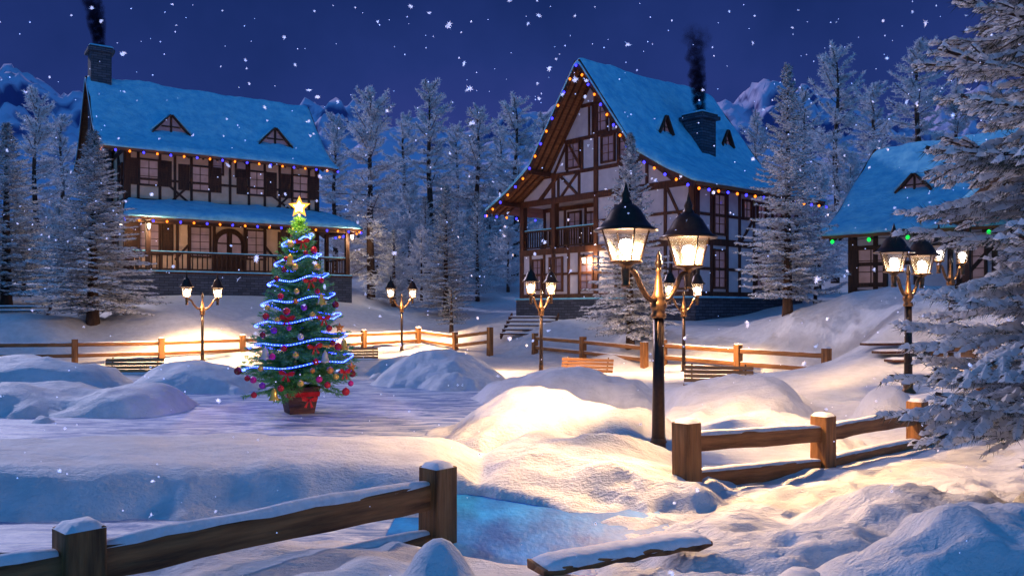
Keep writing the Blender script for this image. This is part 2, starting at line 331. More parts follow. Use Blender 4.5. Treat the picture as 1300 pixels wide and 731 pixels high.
def ground(x, y):
    x = np.atleast_1d(np.asarray(x, float)); y = np.atleast_1d(np.asarray(y, float))
    z = base_h(x, y)+mound_h(x, y)
    # long snow bank between the creek and the frozen square
    st = lambda t: np.clip(t, 0, 1)**2*(3-2*np.clip(t, 0, 1))
    yf = 6.98+.5*(fbm(x*.7+5, x*0+.5, 61, 3)-.5)+.12*x*(x > 0); yb = 10.7+1.1*(fbm(x*.5+1, x*0+.5, 63, 3)-.5)
    bank = (.40+.16*(fbm(x*.5+2, y*.7, 66, 3)-.5))*st((y-yf)/.72)**.8*st((yb-y)/1.5)*st((.35-x)/1.3)*st((x+14)/3)
    z = np.where(bank > .001, np.maximum(z, -.06+1.12*bank), z)
    near = np.clip(1-np.abs(y-8)/26, 0, 1)
    dm = np.clip((z+.04)/.12, 0, 1)*near*np.clip(1-bank*2.2, .12, 1); rg = 1-np.abs(fbm(x*.55+3, y*.8, 3, 4)*2-1)
    z = z+dm*(.30*(rg-.86)+.08*(fbm(x*1.9, y*2.4, 13, 4)-.5))
    z = z+(.05*(fbm(x*.8+3, y*.8, 3, 3)-.5)*near*np.clip((z+.04)/.12, 0, 1) + .035*(fbm(x*3.1, y*3.1, 9, 4)-.5)*np.clip(1-np.abs(y-7)/14, 0, 1))
    # lumpy, trodden snow in the right foreground
    pu = (x-.1)*.62-(y-7.15)*.785; pv = (x-.1)*.785+(y-7.15)*.62; pr_ = np.sqrt((pu/1.05)**2+(pv/.40)**2)*(1+.35*(fbm(x*1.6+2, y*1.6, 91, 3)-.5)); pm = np.clip((pr_-.86)/.22, 0, 1); pm = pm*pm*(3-2*pm)
    z = z*pm+(1-pm)*-.22
    k = pm*np.clip((x+.2)/1.2, 0, 1)*np.clip((9.5-y)/2, 0, 1)*np.clip((y-2)/1.5, 0, 1)
    b = fbm(x*2.3+8, y*2.3, 21, 4); z = z+k*(.16*(np.abs(b-.5)*-2+.45)+.03*fbm(x*9, y*9, 31, 2))
    z = z+.6*((1-np.abs(fbm(x*.28+4, y*.3, 71, 4)*2-1))-.84)*np.clip((y-17)/4, 0, 1)*np.clip((x-6)/3, 0, 1)*np.clip((34-y)/6, 0, 1)
    z = z+.8*(fbm(x*.06, y*.06, 40, 3)-.5)*np.clip((y-50)/40, 0, 1)
    z = z+.32*(fbm(x*.22+9, y*.22, 44, 4)-.5)*np.clip((y-31)/5, 0, 1)*np.clip((60-y)/10, 0, 1)
    return z
def gz(x, y): return float(ground(x, y)[0])
def axis(dense, far_lo, far_hi, step0):
    a = list(dense); st = step0
    while a[-1] < far_hi: st *= 1.06; a.append(a[-1]+st)
    st = step0; b = []; c = a[0]
    while c > far_lo: st *= 1.06; c -= st; b.append(c)
    return np.array(b[::-1]+a)
xs = axis(np.arange(-6, 7, .05), -450, 450, .07)
ys = np.concatenate([axis(np.arange(2.6, 12, .045), -90, 12.01, .08), []])
ys = ys[ys <= 12.0]; yy = [ys[-1]]; st = .055
while yy[-1] < 440: st *= 1.011; yy.append(yy[-1]+st)
ys = np.concatenate([ys, yy[1:]])
X, Y = np.meshgrid(xs, ys); Z = ground(X.ravel(), Y.ravel())
V = np.stack([X.ravel(), Y.ravel(), Z], 1); nx = len(xs); ny = len(ys)
I = (np.arange(ny-1)[:,None]*nx+np.arange(nx-1)[None,:]).ravel()
Fc = np.stack([I, I+1, I+nx+1, I+nx], 1)
tag(npmesh('ground', V, Fc, M['snow']), 'rolling snow covered ground with soft drifts lit by warm lamps', kind='structure')
print('terrain', nx, ny)
# ice
xs2 = np.linspace(-13, 1.6, 60); ys2 = np.linspace(6.2, 21.5, 60); X2, Y2 = np.meshgrid(xs2, ys2)
V2 = np.stack([X2.ravel(), Y2.ravel(), np.zeros(X2.size)], 1); I = (np.arange(59)[:,None]*60+np.arange(59)[None,:]).ravel()
V2 = V2[:]; ice = npmesh('ice', V2, np.stack([I,I+1,I+61,I+60],1), M['ice']); tag(ice, 'pale streaky ice of the frozen square', kind='structure')
mb = MB(); mb.add([(-1.0,5.6,.018),(1.3,5.6,.018),(1.3,8.4,.018),(-1.0,8.4,.018)], [(0,1,2,3)]); tag(mb.build('frozen_pool', M['clear_ice']), 'deep blue clear ice of the small pool in the foreground', kind='structure')
# mountains
cp = np.array([(-700,60),(-350,90),(-150,130),(0,96),(45,102),(85,125),(130,145),(300,150),(395,128),(425,140),(470,160),(525,150),(560,168),(640,158),(700,150),(800,165),(930,150),(968,126),(1000,132),(1060,140),(1130,165),(1200,150),(1262,128),(1330,150),(1500,100),(1900,80)], float)
mx = np.linspace(-430, 430, 430); my = np.linspace(215, 470, 150); X3, Y3 = np.meshgrid(mx, my)
cx = (cp[:,0]-650)/F*320; cz = EYE+(HZ-cp[:,1])/F*320
cr = np.interp(X3, cx, cz)
fall = np.clip(1-np.abs(Y3-320)/115, 0, 1)
rid = 1-np.abs(fbm(X3*.022+4, Y3*.022, 77, 6)*2-1)
rid2 = 1-np.abs(fbm(X3*.07+4, Y3*.07, 87, 5)*2-1)
Z3 = 18+(cr-14)*fall**.9*(.62+.42*rid)+(rid2-.8)*22*fall
V3 = np.stack([X3.ravel(), Y3.ravel(), Z3.ravel()], 1); I = (np.arange(149)[:,None]*430+np.arange(429)[None,:]).ravel()
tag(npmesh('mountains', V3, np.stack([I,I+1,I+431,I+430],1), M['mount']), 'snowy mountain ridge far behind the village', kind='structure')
# ------------------------------------------------------------------ trees (vectorised twig engine)
rng = np.random.default_rng(5)
def nrm(a): return a/np.maximum(np.linalg.norm(a, axis=-1, keepdims=True), 1e-9)
def twig_arrays(P, Q, per, nlen, nwid, frost=.4, up_bias=.15, fwd=.8, snow=None, sfrac=1., nm=(0,1), sm=2, ssteps=4, rs=None):
    """needles as thin triangles on every segment and an inverted-V ribbon of snow lying along it"""
    rs = rs or rng
    L = np.linalg.norm(Q-P, axis=1); n = len(P)
    cnt = np.maximum(1, (per*L).astype(int)) if per else np.zeros(n, int)
    idx = np.repeat(np.arange(n), cnt); k = len(idx)
    Vs = []; Fs = []; Ms = []
    if k:
        t = rs.random(k)[:,None]; b = P[idx]+(Q[idx]-P[idx])*t; d = nrm(Q[idx]-P[idx])
        r = rs.normal(size=(k,3)); r[:,2] = r[:,2]*.55+up_bias; pr = nrm(r-d*(r*d).sum(1,keepdims=True))
        nd_ = nrm(d*fwd+pr); ln = nlen*(.6+.6*rs.random((k,1))); tip = b+nd_*ln
        w = nrm(np.cross(nd_, rs.normal(size=(k,3))))*nwid
        Vs.append(np.stack([b-w, b+w, tip], 1).reshape(-1,3)); Fs.append(np.arange(k*3).reshape(-1,3)); Ms.append(np.where(rs.random(k) < frost, nm[1], nm[0]))
    if snow:
        s = np.where(rs.random(n) < sfrac)[0]; o = k*3; m = ssteps; n2 = len(s)
        tt = np.linspace(0, 1, m+1); p = P[s][:,None,:]+(Q[s]-P[s])[:,None,:]*tt[None,:,None]
        d = nrm(Q[s]-P[s]); sd = nrm(np.cross(d, np.array([0,0,1.]))+1e-6)
        pr = (np.sin(np.clip(tt*.93+.07, 0, 1)*PI)**.5)[None,:]*(.6+.7*rs.random((n2, m+1)))*snow
        lft = p-sd[:,None,:]*pr[...,None]-np.array([0,0,.25])*pr[...,None]; rgt = p+sd[:,None,:]*pr[...,None]-np.array([0,0,.25])*pr[...,None]; top = p+np.array([0,0,1.])*pr[...,None]*.75
        allv = np.stack([lft, top, rgt], 2).reshape(-1,3)
        base = o+np.arange(n2)[:,None]*(m+1)*3+np.arange(m)[None,:]*3; base = base.ravel()
        f = [np.stack([base+a, base+b_, base+b_+3], 1) for a, b_ in ((0,1),(1,2))]+[np.stack([base+a, base+b_+3, base+a+3], 1) for a, b_ in ((0,1),(1,2))]
        f = np.concatenate(f); Vs.append(allv); Fs.append(f); Ms.append(np.full(len(f), sm))
    return np.concatenate(Vs), np.concatenate(Fs), np.concatenate(Ms)
def branch_segments(p0, az, pitch, L, rs, nseg=5, ntw=8, twl=.35, droop=.5, ang=.9, sub=0, curl=.3):
    """main spine plus side twigs; returns list of (P,Q,level)"""
    out = []; p = np.array(p0, float); pts = [p]
    for i in range(nseg):
        t = i/nseg; pt = pitch-droop*t+curl*t*t*1.6
        d = np.array([math.cos(az)*math.cos(pt), math.sin(az)*math.cos(pt), math.sin(pt)]); az += rs.normal()*.05
        q = p+d*L/nseg; out.append((p, q, 0)); p = q; pts.append(p)
    for j in range(ntw):
        t = .12+.86*(j+rs.random()*.6)/ntw
        k = min(int(t*nseg), nseg-1); f = t*nseg-k; b = pts[k]+(pts[k+1]-pts[k])*f; md = nrm(pts[k+1]-pts[k])
        for sgn in (-1, 1):
            a = sgn*(ang+rs.normal()*.12); side = nrm(np.cross(md, [0,0,1.])); d = md*math.cos(a)+side*math.sin(a); d = d+np.array([0,0,-.12+rs.normal()*.12]); d = nrm(d)
            l = L*twl*(1-t*.75)*(.75+.5*rs.random())
            e = b+d*l*.5; e2 = e+nrm(d+np.array([0,0,-.12])+md*.25)*l*.5
            out.append((b, e, 1)); out.append((e, e2, 1))
            for u in range(sub):
                tt = (u+.6)/(sub+.4); bb = b+(e2-b)*tt
                for s2 in (-1,1):
                    dd = nrm(d*.75+np.cross(d, [0,0,1.])*s2*.75+np.array([0,0,rs.normal()*.12])); out.append((bb, bb+dd*l*.38*(1-tt*.5), 2))
    return out
def trunk_obj(name, h, r, parent, n=9, seg=10, wob=.0, rs=None, mat_=None):
    mb = MB(); pts = []; rad = []
    for i in range(seg+1):
        t = i/seg; pts.append((wob*math.sin(t*5), wob*math.cos(t*4)-wob, -.4+(h+.4)*t)); rad.append(r*(1-t)**.9*(1+.35*max(0, .12-t)/.12)+.012)
    mb.tube(pts, rad, n); return mb.build(name, mat_ or M['bark'], parent)
def make_fir(seed, h=8., r=1.8, nb=170, start=.07, frost=.5, snow=.03, per=26, nlen=.11, nwid=.012, tw=8, sub=1, pw=.85, mats=None, pitch0=-.05, pitch1=.9, droop=.5, name='fir_tree', tr=.13, sfrac=.85, twl=.38, ang=.9):
    rs = np.random.default_rng(seed)
    root = empty(name); segs = []
    for i in range(nb):
        t = start+(1-start)*((i+rs.random())/nb)**1.08
        L = (r*(1-t)**pw*(.72+.4*rs.random())+.09*h/8)
        if t < start+.06: L *= .8
        segs += branch_segments((0,0,t*h), i*2.39996+rs.normal()*.2, pitch0+(pitch1-pitch0)*t**2+rs.normal()*.08, L, rs, 5, max(3,int(tw*(1-t*.55))), twl, droop*(1-t*.6), sub=sub, ang=ang)
    for k in range(3): segs.append((np.array([0,0,h*(.94+.02*k)]), np.array([0,0,h*(.96+.025*k)]), 0))
    P = np.array([s[0] for s in segs]); Q = np.array([s[1] for s in segs])
    V, Fc, mi = twig_arrays(P, Q, per, nlen, nwid, frost, snow=snow, sfrac=sfrac, rs=rs, ssteps=2)
    npmesh('crown', V, Fc, mats or [M['needle'], M['frost_dim'], M['frost']], mi, False, root)
    trunk_obj('trunk', h*.97, tr*h/8, root, rs=rs)
    return root
firA = make_fir(11, nb=250, per=20, tw=9, snow=.046, frost=.45, pitch0=.0)
firB = make_fir(12, nb=210, r=1.7, per=20, tw=9, snow=.048, frost=.45, pitch0=.1)
firC = make_fir(13, nb=150, r=1.9, per=10, tw=8, snow=.04, frost=.35, pitch0=.25, droop=.3, name='fir_tree')
fir_list = [  # proto, px, top y, base y, depth, crown width px, label
 (firA,118,168,418,33.2,165,'snow covered fir standing left of the beige house, wide at the foot'),
 (firB,8,158,392,37,150,'snowy fir cut by the left edge of the photo'),
 (firB,1000,84,402,27.2,135,'tallest snowy fir, right of the white gabled house'),
 (firA,800,172,434,28.6,118,'snowy fir before the gabled house, behind the big double lamp'),
 (firB,566,236,408,45,92,'snowy fir in the wood between the two houses, behind the small lit fir'),
 (firC,500,292,392,47,70,'thin bare looking frosted fir behind the lamp between the houses'),
 (firC,606,246,394,51,62,'narrow frosted fir right of the fir in the wood between the houses'),
 (firC,540,250,396,54,66,'frosted fir deep in the wood, left of the larger fir'),
 (firA,-110,120,396,38,170,'snowy fir beyond the left edge of the village'),
 (firA,1440,60,400,30,180,'snowy fir beyond the right cabin')]
used = set()
for proto, px, ty, by, d, wpx, lab in fir_list:
    o = proto if id(proto) not in used else copy_tree(proto); used.add(id(proto))
    x = gx(px, d); g = gz(x, d); top = EYE+(HZ-ty)/F*d; h = top-g+.05
    s = h/8.; sw = 1.18*(wpx/F*d)/(2*1.75); o.location = (x, d, g-.05); o.scale = (sw, sw, s); o.rotation_euler.z = random.uniform(0, 6)
    tag(o, lab, 'fir tree', 'snow covered firs around the houses')
# small lit fir
sf = make_fir(21, h=2.2, r=1.15, nb=42, per=40, tw=7, snow=.02, nlen=.09, nwid=.011, start=.22, pw=.6, pitch1=.5, tr=.45, name='young_fir')
o = sf; x = gx(573, 40.3); o.location = (x, 40.3, gz(x, 40.3)-.1); tag(o, 'small snowy young fir lit warm by the lamp behind the fence corner', 'fir tree')
# frosted forest pines
def make_pine(seed, h=16., name='pine_tree'):
    rs = np.random.default_rng(seed); root = empty(name); segs = []
    nb = 100
    for i in range(nb):
        t = .12+.88*((i+rs.random())/nb)
        L = (3.4*(1-t)**.5+.9)*(.45+.7*rs.random())*(.75+.35*math.sin(t*23+seed)**2)
        segs += branch_segments((0,0,t*h), rs.random()*6.28, .05+.75*t**2+rs.normal()*.2, L, rs, 5, 7, .5, .45, sub=2, ang=.8, curl=.45)
    P = np.array([s[0] for s in segs]); Q = np.array([s[1] for s in segs])
    V, Fc, mi = twig_arrays(P, Q, 11, .27, .032, .7, snow=.075, sfrac=.6, up_bias=.35, rs=rs, ssteps=2)
    npmesh('crown', V, Fc, [M['frost_dim'], M['frost'], M['frost']], mi, False, root)
    mb = MB(); lim = [s for s in segs if s[2] == 0]
    pts = [(math.sin(k*.7+seed)*.12, math.cos(k*.9)*.12, -.5+(h*.97+.5)*k/12) for k in range(13)]
    mb.tube(pts, [.34*(1-k/12)**.8+.03 for k in range(13)], 8); 
    for s in lim: mb.tube([s[0], s[1]], [.035, .03], 4, cap=False)
    mb.build('trunk', M['bark'], root); return root
pines = [make_pine(31), make_pine(32), make_pine(33)]
def make_shrub(seed, h=6.):
    rs = np.random.default_rng(seed); root = empty('frosted_tree'); segs = []
    for i in range(44):
        t = .06+.94*((i+rs.random())/44)
        L = (2.3*math.sin(min(1,t*1.1+.22)*PI*.93)**.8+.3)*(.6+.5*rs.random())
        segs += branch_segments((0,0,t*h*.9), rs.random()*6.28, .35+.6*t+rs.normal()*.2, L, rs, 5, 7, .5, .3, sub=2, ang=.8)
    P = np.array([s[0] for s in segs]); Q = np.array([s[1] for s in segs])
    V, Fc, mi = twig_arrays(P, Q, 15, .17, .022, .75, snow=.055, sfrac=.7, up_bias=.35, rs=rs, ssteps=2)
    npmesh('crown', V, Fc, [M['frost_dim'], M['frost'], M['frost']], mi, False, root)
    trunk_obj('trunk', h*.9, .12, root); return root
shrubs = [make_shrub(41), make_shrub(42)]
bgp = [(45,118,50,'tall frosted pine left of the snowy fir at the left edge'),(78,150,60,'frosted pine between the left firs and the beige house'),(-60,110,55,'frosted pine past the left edge of the village'),
 (470,118,49,'tall frosted pine with a bare dark trunk right of the beige house'),(545,112,62,'tall frosted pine in the middle of the wood between the houses'),(606,140,64,'frosted pine left of the gabled house in the wood'),(655,128,60,'frosted pine whose top shows left of the gabled roof'),
 (425,150,66,'frosted pine just right of the beige house roof'),(512,150,74,'frosted pine at the back of the wood, left of its middle'),(580,162,78,'frosted pine at the back of the wood, right of its middle'),(690,150,80,'frosted pine half hidden behind the gabled roof'),(635,165,82,'frosted pine at the back, close to the gabled house'),
 (1062,66,50,'tallest frosted pine, between the big fir and the right cabin'),(1165,62,54,'tall frosted pine rising behind the right cabin roof'),(960,150,64,'frosted pine behind the right slope of the gabled house'),(1020,120,66,'frosted pine behind the tallest snowy fir'),(1110,110,70,'frosted pine left of the pine behind the cabin'),(1215,112,66,'frosted pine behind the cabin ridge'),(1270,110,60,'frosted pine behind the cabin at the right edge'),(1340,90,60,'frosted pine past the right edge')]
for i, (px, ty, d, lab) in enumerate(bgp):
    o = pines[i] if i < 3 else copy_tree(pines[(i*7) % 3])
    x = gx(px, d); g = gz(x, d); h = EYE+(HZ-ty)/F*d-g; s = h/16.; o.location = (x, d, g); w = s*random.uniform(.85,1.1)*1.0
    o.scale = (w, w, s); o.rotation_euler.z = random.uniform(0, 6); tag(o, lab, 'pine tree', 'frosted pines behind the houses')
bgs = [(30,250,44,'frosted bushy tree low behind the left firs'),(75,240,46,'white frosted tree left of the snowy fir beside the house'),(150,262,50,'frosted tree behind the left corner of the beige house'),(-30,240,46,'frosted bushy tree past the left edge'),
 (440,262,54,'white bushy tree right of the porch'),(478,240,60,'white bushy tree behind the pine with the bare trunk'),(520,226,57,'white bushy tree left of the wooded middle'),(535,282,50,'low white bushy tree behind the lamp'),(560,215,66,'white bushy tree in the back of the wood'),(588,260,58,'white bushy tree right of the fir in the wood'),(622,225,62,'large white bushy tree left of the balcony'),(645,262,54,'white bushy tree touching the balcony corner'),(500,215,70,'white bushy tree at the back left of the wood'),(600,205,76,'white bushy tree at the back right of the wood'),(665,230,66,'white bushy tree behind the balcony'),(455,215,72,'white bushy tree far back beside the beige house'),
 (1040,200,44,'white bushy tree right of the tallest snowy fir'),(1080,180,48,'large white bushy tree behind the left end of the cabin roof'),(1035,260,38,'low white bushy tree beside the cabin'),(965,215,46,'white bushy tree behind the gabled house end'),(1110,165,60,'white bushy tree above the cabin roof'),(1250,170,56,'white bushy tree behind the cabin ridge'),(1190,160,66,'white bushy tree far behind the cabin')]
for i, (px, ty, d, lab) in enumerate(bgs):
    o = shrubs[i] if i < 2 else copy_tree(shrubs[i % 2])
    x = gx(px, d); g = gz(x, d); h = EYE+(HZ-ty)/F*d-g; s = h/6.2; o.location = (x, d, g-.1); w = min(s, 1.35)*random.uniform(.85,1.1)
    o.scale = (w, w, s); o.rotation_euler.z = random.uniform(0, 6); tag(o, lab, 'tree', 'white bushy trees in the wood')
# near fir at right edge
def near_fir():
    rs = np.random.default_rng(77); root = empty('fir_tree'); H = 8.5; segs = []
    nb = 420
    for i in range(nb):
        z = .35+(H-.4)*((i+rs.random())/nb)**1.15; t = z/H
        L = (1.66*(1-t)**.42+.05)*(.8+.28*rs.random())
        segs += branch_segments((0,0,z), i*2.39996+rs.normal()*.25, (.02+.5*t+rs.normal()*.2), L, rs, 6, 12, .38, .45, sub=1, ang=.75, curl=.25)
    P = np.array([s[0] for s in segs]); Q = np.array([s[1] for s in segs]); lv = np.array([s[2] for s in segs])
    a_ = lv < 2; res = [twig_arrays(P[a_], Q[a_], 90, .085, .0032, .12, fwd=.9, up_bias=-.25, snow=.042, sfrac=1, rs=rs, ssteps=6), twig_arrays(P[~a_], Q[~a_], 90, .07, .003, .2, fwd=1.0, snow=.017, sfrac=.9, rs=rs, ssteps=4)]
    o_ = 0; VV = []; FF = []
    for r_ in res: VV.append(r_[0]); FF.append(r_[1]+o_); o_ += len(r_[0])
    V = np.concatenate(VV); Fc = np.concatenate(FF); mi = np.concatenate([r_[2] for r_ in res])
    npmesh('crown', V, Fc, [M['needle'], M['frost_dim'], M['frost']], mi, False, root)
    mb = MB(); mb.tube([(0,0,-.5),(0.03,0,2),(0,.03,5),(0,0,H)], [.17,.13,.08,.02], 12)
    for s in segs:
        if s[2] == 0: mb.tube([s[0], s[1]], [.016,.013], 5, cap=False)
        elif s[2] == 1 and rs.random() < .6: mb.tube([s[0], s[1]], [.006,.005], 3, cap=False)
    mb.build('trunk', M['bark'], root); return root
nf = near_fir(); nf.location = (4.50, 5.9, gz(4.50, 5.9)-.05); tag(nf, 'large snow laden fir at the right edge, its branches reaching over the fence', 'fir tree')
# ------------------------------------------------------------------ houses
class House:
    def __init__(s, name, X0, Y0, ang, label, cat='house'):
        s.X0, s.Y0, s.a = X0, Y0, ang; s.c, s.s = math.cos(ang), math.sin(ang)
        s.root = empty(name, (X0, Y0, 0), ang); tag(s.root, label, cat)
        s.n = {}
    def fr(s, px, py, y=0.0):          # a point on the wall y = const, from the photo
        X0 = s.X0-s.s*y; Y0 = s.Y0+s.c*y; r = (px-650)/F
        t = (r*Y0-X0)/(s.c-r*s.s); return t, EYE+(HZ-py)/F*(Y0+t*s.s)
    def ga(s, px, py, x=0.0):          # a point on the gable x = const
        X0 = s.X0+s.c*x; Y0 = s.Y0+s.s*x; r = (px-650)/F
        t = (X0-r*Y0)/(s.s+r*s.c); return t, EYE+(HZ-py)/F*(Y0+t*s.c)
def Pf(y0): return lambda a, o, z: Vector((a, y0-o, z))
def Pg(x0): return lambda a, o, z: Vector((x0-o, a, z))
def timbers(h, Pm, segs, w=.16, m='timber', name='timber_frame', th=.07):
    mb = MB(); nrm_ = Pm(0,1,0)-Pm(0,0,0)
    for i, sg in enumerate(segs):
        a1, z1, a2, z2 = sg[:4]; ww = sg[4] if len(sg) > 4 else w
        t = th-.003*(i % 5)
        mb.beam(Pm(a1, t/2-.01, z1), Pm(a2, t/2-.01, z2), ww, t, up=nrm_)
    return mb.build(name, M[m], h.root, bevel=.008)
def window(h, Pm, a, z, w, hh, nx=2, nz=3, pm='pane_warm', tm='timber', shut=False, name='window', fw=.09):
    mb = MB(); mb.add([Pm(a-w/2,.012,z-hh/2),Pm(a+w/2,.012,z-hh/2),Pm(a+w/2,.012,z+hh/2),Pm(a-w/2,.012,z+hh/2)], [(0,1,2,3)])
    o = mb.build(name, M[pm], h.root)
    fb = MB(); N = Pm(0,1,0)-Pm(0,0,0)
    for sx in (-1,1): fb.beam(Pm(a+sx*(w/2+fw/2-.01),.045,z-hh/2-fw), Pm(a+sx*(w/2+fw/2-.01),.045,z+hh/2+fw), fw, .1, up=N)
    for sz in (-1,1): fb.beam(Pm(a-w/2,.043,z+sz*(hh/2+fw/2-.01)), Pm(a+w/2,.043,z+sz*(hh/2+fw/2-.01)), fw, .092, up=N)
    for i in range(1, nx): fb.beam(Pm(a-w/2+w*i/nx,.022,z-hh/2), Pm(a-w/2+w*i/nx,.022,z+hh/2), .035, .03, up=N)
    for j in range(1, nz): fb.beam(Pm(a-w/2,.024,z-hh/2+hh*j/nz), Pm(a+w/2,.024,z-hh/2+hh*j/nz), .03, .026, up=N)
    fb.build('frame', M[tm], o)
    if shut:
        for sx in (-1,1):
            sb = MB(); c = a+sx*(w/2+fw+.30)
            sb.beam(Pm(c,.03,z-hh/2-.06), Pm(c,.03,z+hh/2+.06), .56, .05, up=N)
            for q in range(9):
                zz = z-hh/2+.05+(hh-.1)*(q+.5)/9; sb.beam(Pm(c-.22,.062,zz), Pm(c+.22,.062,zz), .035, .02, up=N)
            sb.build('shutter', M[tm], o)
    return o
def roof(h, prof, x0, x1, name='roof', th=.14, snow=.2, smat='roofsnow', seed=1):
    """prof: (y,z) from eave to eave over the ridge, top of boards"""
    mb = MB(); n = len(prof)
    vs = [(x, y, z) for x in (x0, x1) for (y, z) in prof]+[(x, y, z-th) for x in (x0, x1) for (y, z) in prof]
    fs = []
    for i in range(n-1):
        fs.append((i, i+1, n+i+1, n+i)); fs.append((2*n+i, 3*n+i, 3*n+i+1, 2*n+i+1))
        fs.append((i, 2*n+i, 2*n+i+1, i+1)); fs.append((n+i, n+i+1, 3*n+i+1, 3*n+i))
    fs.append((0, n, 3*n, 2*n)); fs.append((n-1, 3*n-1, 4*n-1, 2*n-1))
    mb.add(vs, fs); o = mb.build(name, M['soffit'], h.root)
    # verge boards and rafters
    rb = MB()
    for xx, w, dz in ((x0-.03, .08, -.1),(x1+.03, .08, -.1)):
        for i in range(n-1): rb.beam((xx, prof[i][0], prof[i][1]+dz), (xx, prof[i+1][0], prof[i+1][1]+dz), w, .3, up=(0,0,1))
    for k in range(1, 4):
        xx = x0+.38*k
        for i in range(n-1): rb.beam((xx, prof[i][0], prof[i][1]-th-.05), (xx, prof[i+1][0], prof[i+1][1]-th-.05), .06, .1)
    nk = int((x1-x0)/.75)
    for k in range(nk+1):     # rafter tails
        xx = x0+.5+(x1-x0-.6)*k/nk
        rb.beam((xx, prof[0][0]+.02, prof[0][1]-th-.06), (xx, prof[0][0]+1.1, prof[0][1]+.0-th-.06+1.1*(prof[1][1]-prof[0][1])/(prof[1][0]-prof[0][0])), .09, .12)
    rb.build('rafter', M['timber_red'], o)
    # snow blanket
    P = np.array(prof); seg = np.linalg.norm(np.diff(P, axis=0), axis=1); cum = np.concatenate([[0], np.cumsum(seg)])
    nu = int(cum[-1]/.16); u = np.linspace(0, cum[-1], nu); py = np.interp(u, cum, P[:,0]); pz = np.interp(u, cum, P[:,1])
    for _ in range(5): pz[1:-1] = (pz[:-2]+2*pz[1:-1]+pz[2:])/4
    py[0] -= .08; py[-1] += .08
    nxx = int((x1-x0)/.16); xx = np.linspace(x0-.09, x1+.09, nxx)
    U, XX = np.meshgrid(np.arange(nu), xx)
    e = np.minimum(np.minimum(u[U], cum[-1]-u[U]), np.minimum(XX-xx[0], xx[-1]-XX)); rnd = np.sqrt(np.clip(1-(1-np.clip(e/.28, 0, 1))**2, 0, 1))
    nz = fbm(XX*1.1+seed*9, u[U]*1.1, seed, 4)-.5; nf_ = fbm(XX*.35+seed*5, u[U]*.35, seed+3, 3)-.5
    T = .03+(snow+nz*.26+nf_*.2)*(.25+.75*rnd)
    top = np.stack([XX, py[U], pz[U]+T], -1).reshape(-1,3); bot = np.stack([XX, py[U], np.where((e < .02), pz[U]-.03+nz*.05, pz[U]+.01)], -1).reshape(-1,3)
    I = (np.arange(nxx-1)[:,None]*nu+np.arange(nu-1)[None,:]).ravel(); NV = nxx*nu
    ft = np.stack([I, I+nu, I+nu+1, I+1], 1); fb_ = np.stack([I, I+1, I+nu+1, I+nu], 1)+NV
    ed = []
    a = np.arange(nu-1); ed.append(np.stack([a, a+1, a+1+NV, a+NV], 1)); a2 = a+(nxx-1)*nu; ed.append(np.stack([a2+1, a2, a2+NV, a2+1+NV], 1))
    b = np.arange(nxx-1)*nu; ed.append(np.stack([b+nu, b, b+NV, b+nu+NV], 1)); b2 = b+nu-1; ed.append(np.stack([b2, b2+nu, b2+nu+NV, b2+NV], 1))
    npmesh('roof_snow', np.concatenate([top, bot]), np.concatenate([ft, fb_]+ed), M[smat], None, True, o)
    return o
def roof_z(prof, y):
    P = np.array(prof); return float(np.interp(y, P[:,0], P[:,1]))
def dormer(h, s_, y0, z0, w, hh, back, pm='pane_dim'):
    mb = MB(); 
    a = Vector((s_, y0, z0+hh))
    for sx in (-1,1):
        b = Vector((s_+sx*w/2*1.12, y0, z0-hh*.1)); q = .07
        n0 = Vector((sx*hh*1.1, 0, w/2)).normalized()*q
        vs = [a+Vector((0,-.22,0)), b+Vector((0,-.22,0)), b+Vector((0,back,0)), a+Vector((0,back,0))]; vs += [v+n0 for v in vs]
        mb.add(vs, [(0,1,2,3),(7,6,5,4),(0,4,5,1),(1,5,6,2),(2,6,7,3),(3,7,4,0)])
    o = mb.build('dormer', M['timber_red'], h.root)
    g = MB(); g.add([(s_-w/2, y0, z0),(s_+w/2, y0, z0),(s_, y0, z0+hh)], [(0,1,2)]); g.build('pane', M[pm], o)
    f = MB(); t = max(.05, w*.06)
    f.beam((s_, y0-.03, z0),(s_, y0-.03, z0+hh*.95), t, t); f.beam((s_-w/2, y0-.034, z0),(s_+w/2, y0-.034, z0), t*1.3, t); f.beam((s_-w*.28, y0-.032, z0+hh*.38),(s_+w*.28, y0-.032, z0+hh*.38), t*.7, t*.7)
    f.build('frame', M['timber'], o)
    sn = MB()
    for sx in (-1,1):
        b = Vector((s_+sx*w/2*1.1, y0, z0)); n0 = Vector((sx*hh, 0, w/2)).normalized()
        vs = [a+Vector((0,-.12,0))+n0*.075, b+Vector((0,-.12,0))+n0*.075, b+Vector((0,back,0))+n0*.075, a+Vector((0,back,0))+n0*.075]; vs += [v+n0*.09 for v in vs]
        sn.add(vs, [(0,1,2,3),(7,6,5,4),(0,4,5,1),(1,5,6,2),(2,6,7,3),(3,7,4,0)], 0, True)
    sn.build('snow', M['roofsnow'], o)
def chimney(h, x, y, z0, z1, w, d):
    mb = MB(); mb.box((x, y, (z0+z1)/2), (w, d, z1-z0)); o = mb.build('chimney', M['stone'], h.root)
    c = MB(); c.box((x, y, z1+.07), (w+.3, d+.3, .16)); c.box((x, y, z1+.2), (w+.12, d+.12, .12)); c.build('cap', M['stone'], o)
    s_ = MB(); s_.box((x, y, z1+.30), (w+.22, d+.22, .1), taper=.85); s_.build('snow', M['roofsnow'], o, bevel=.04)
    return o
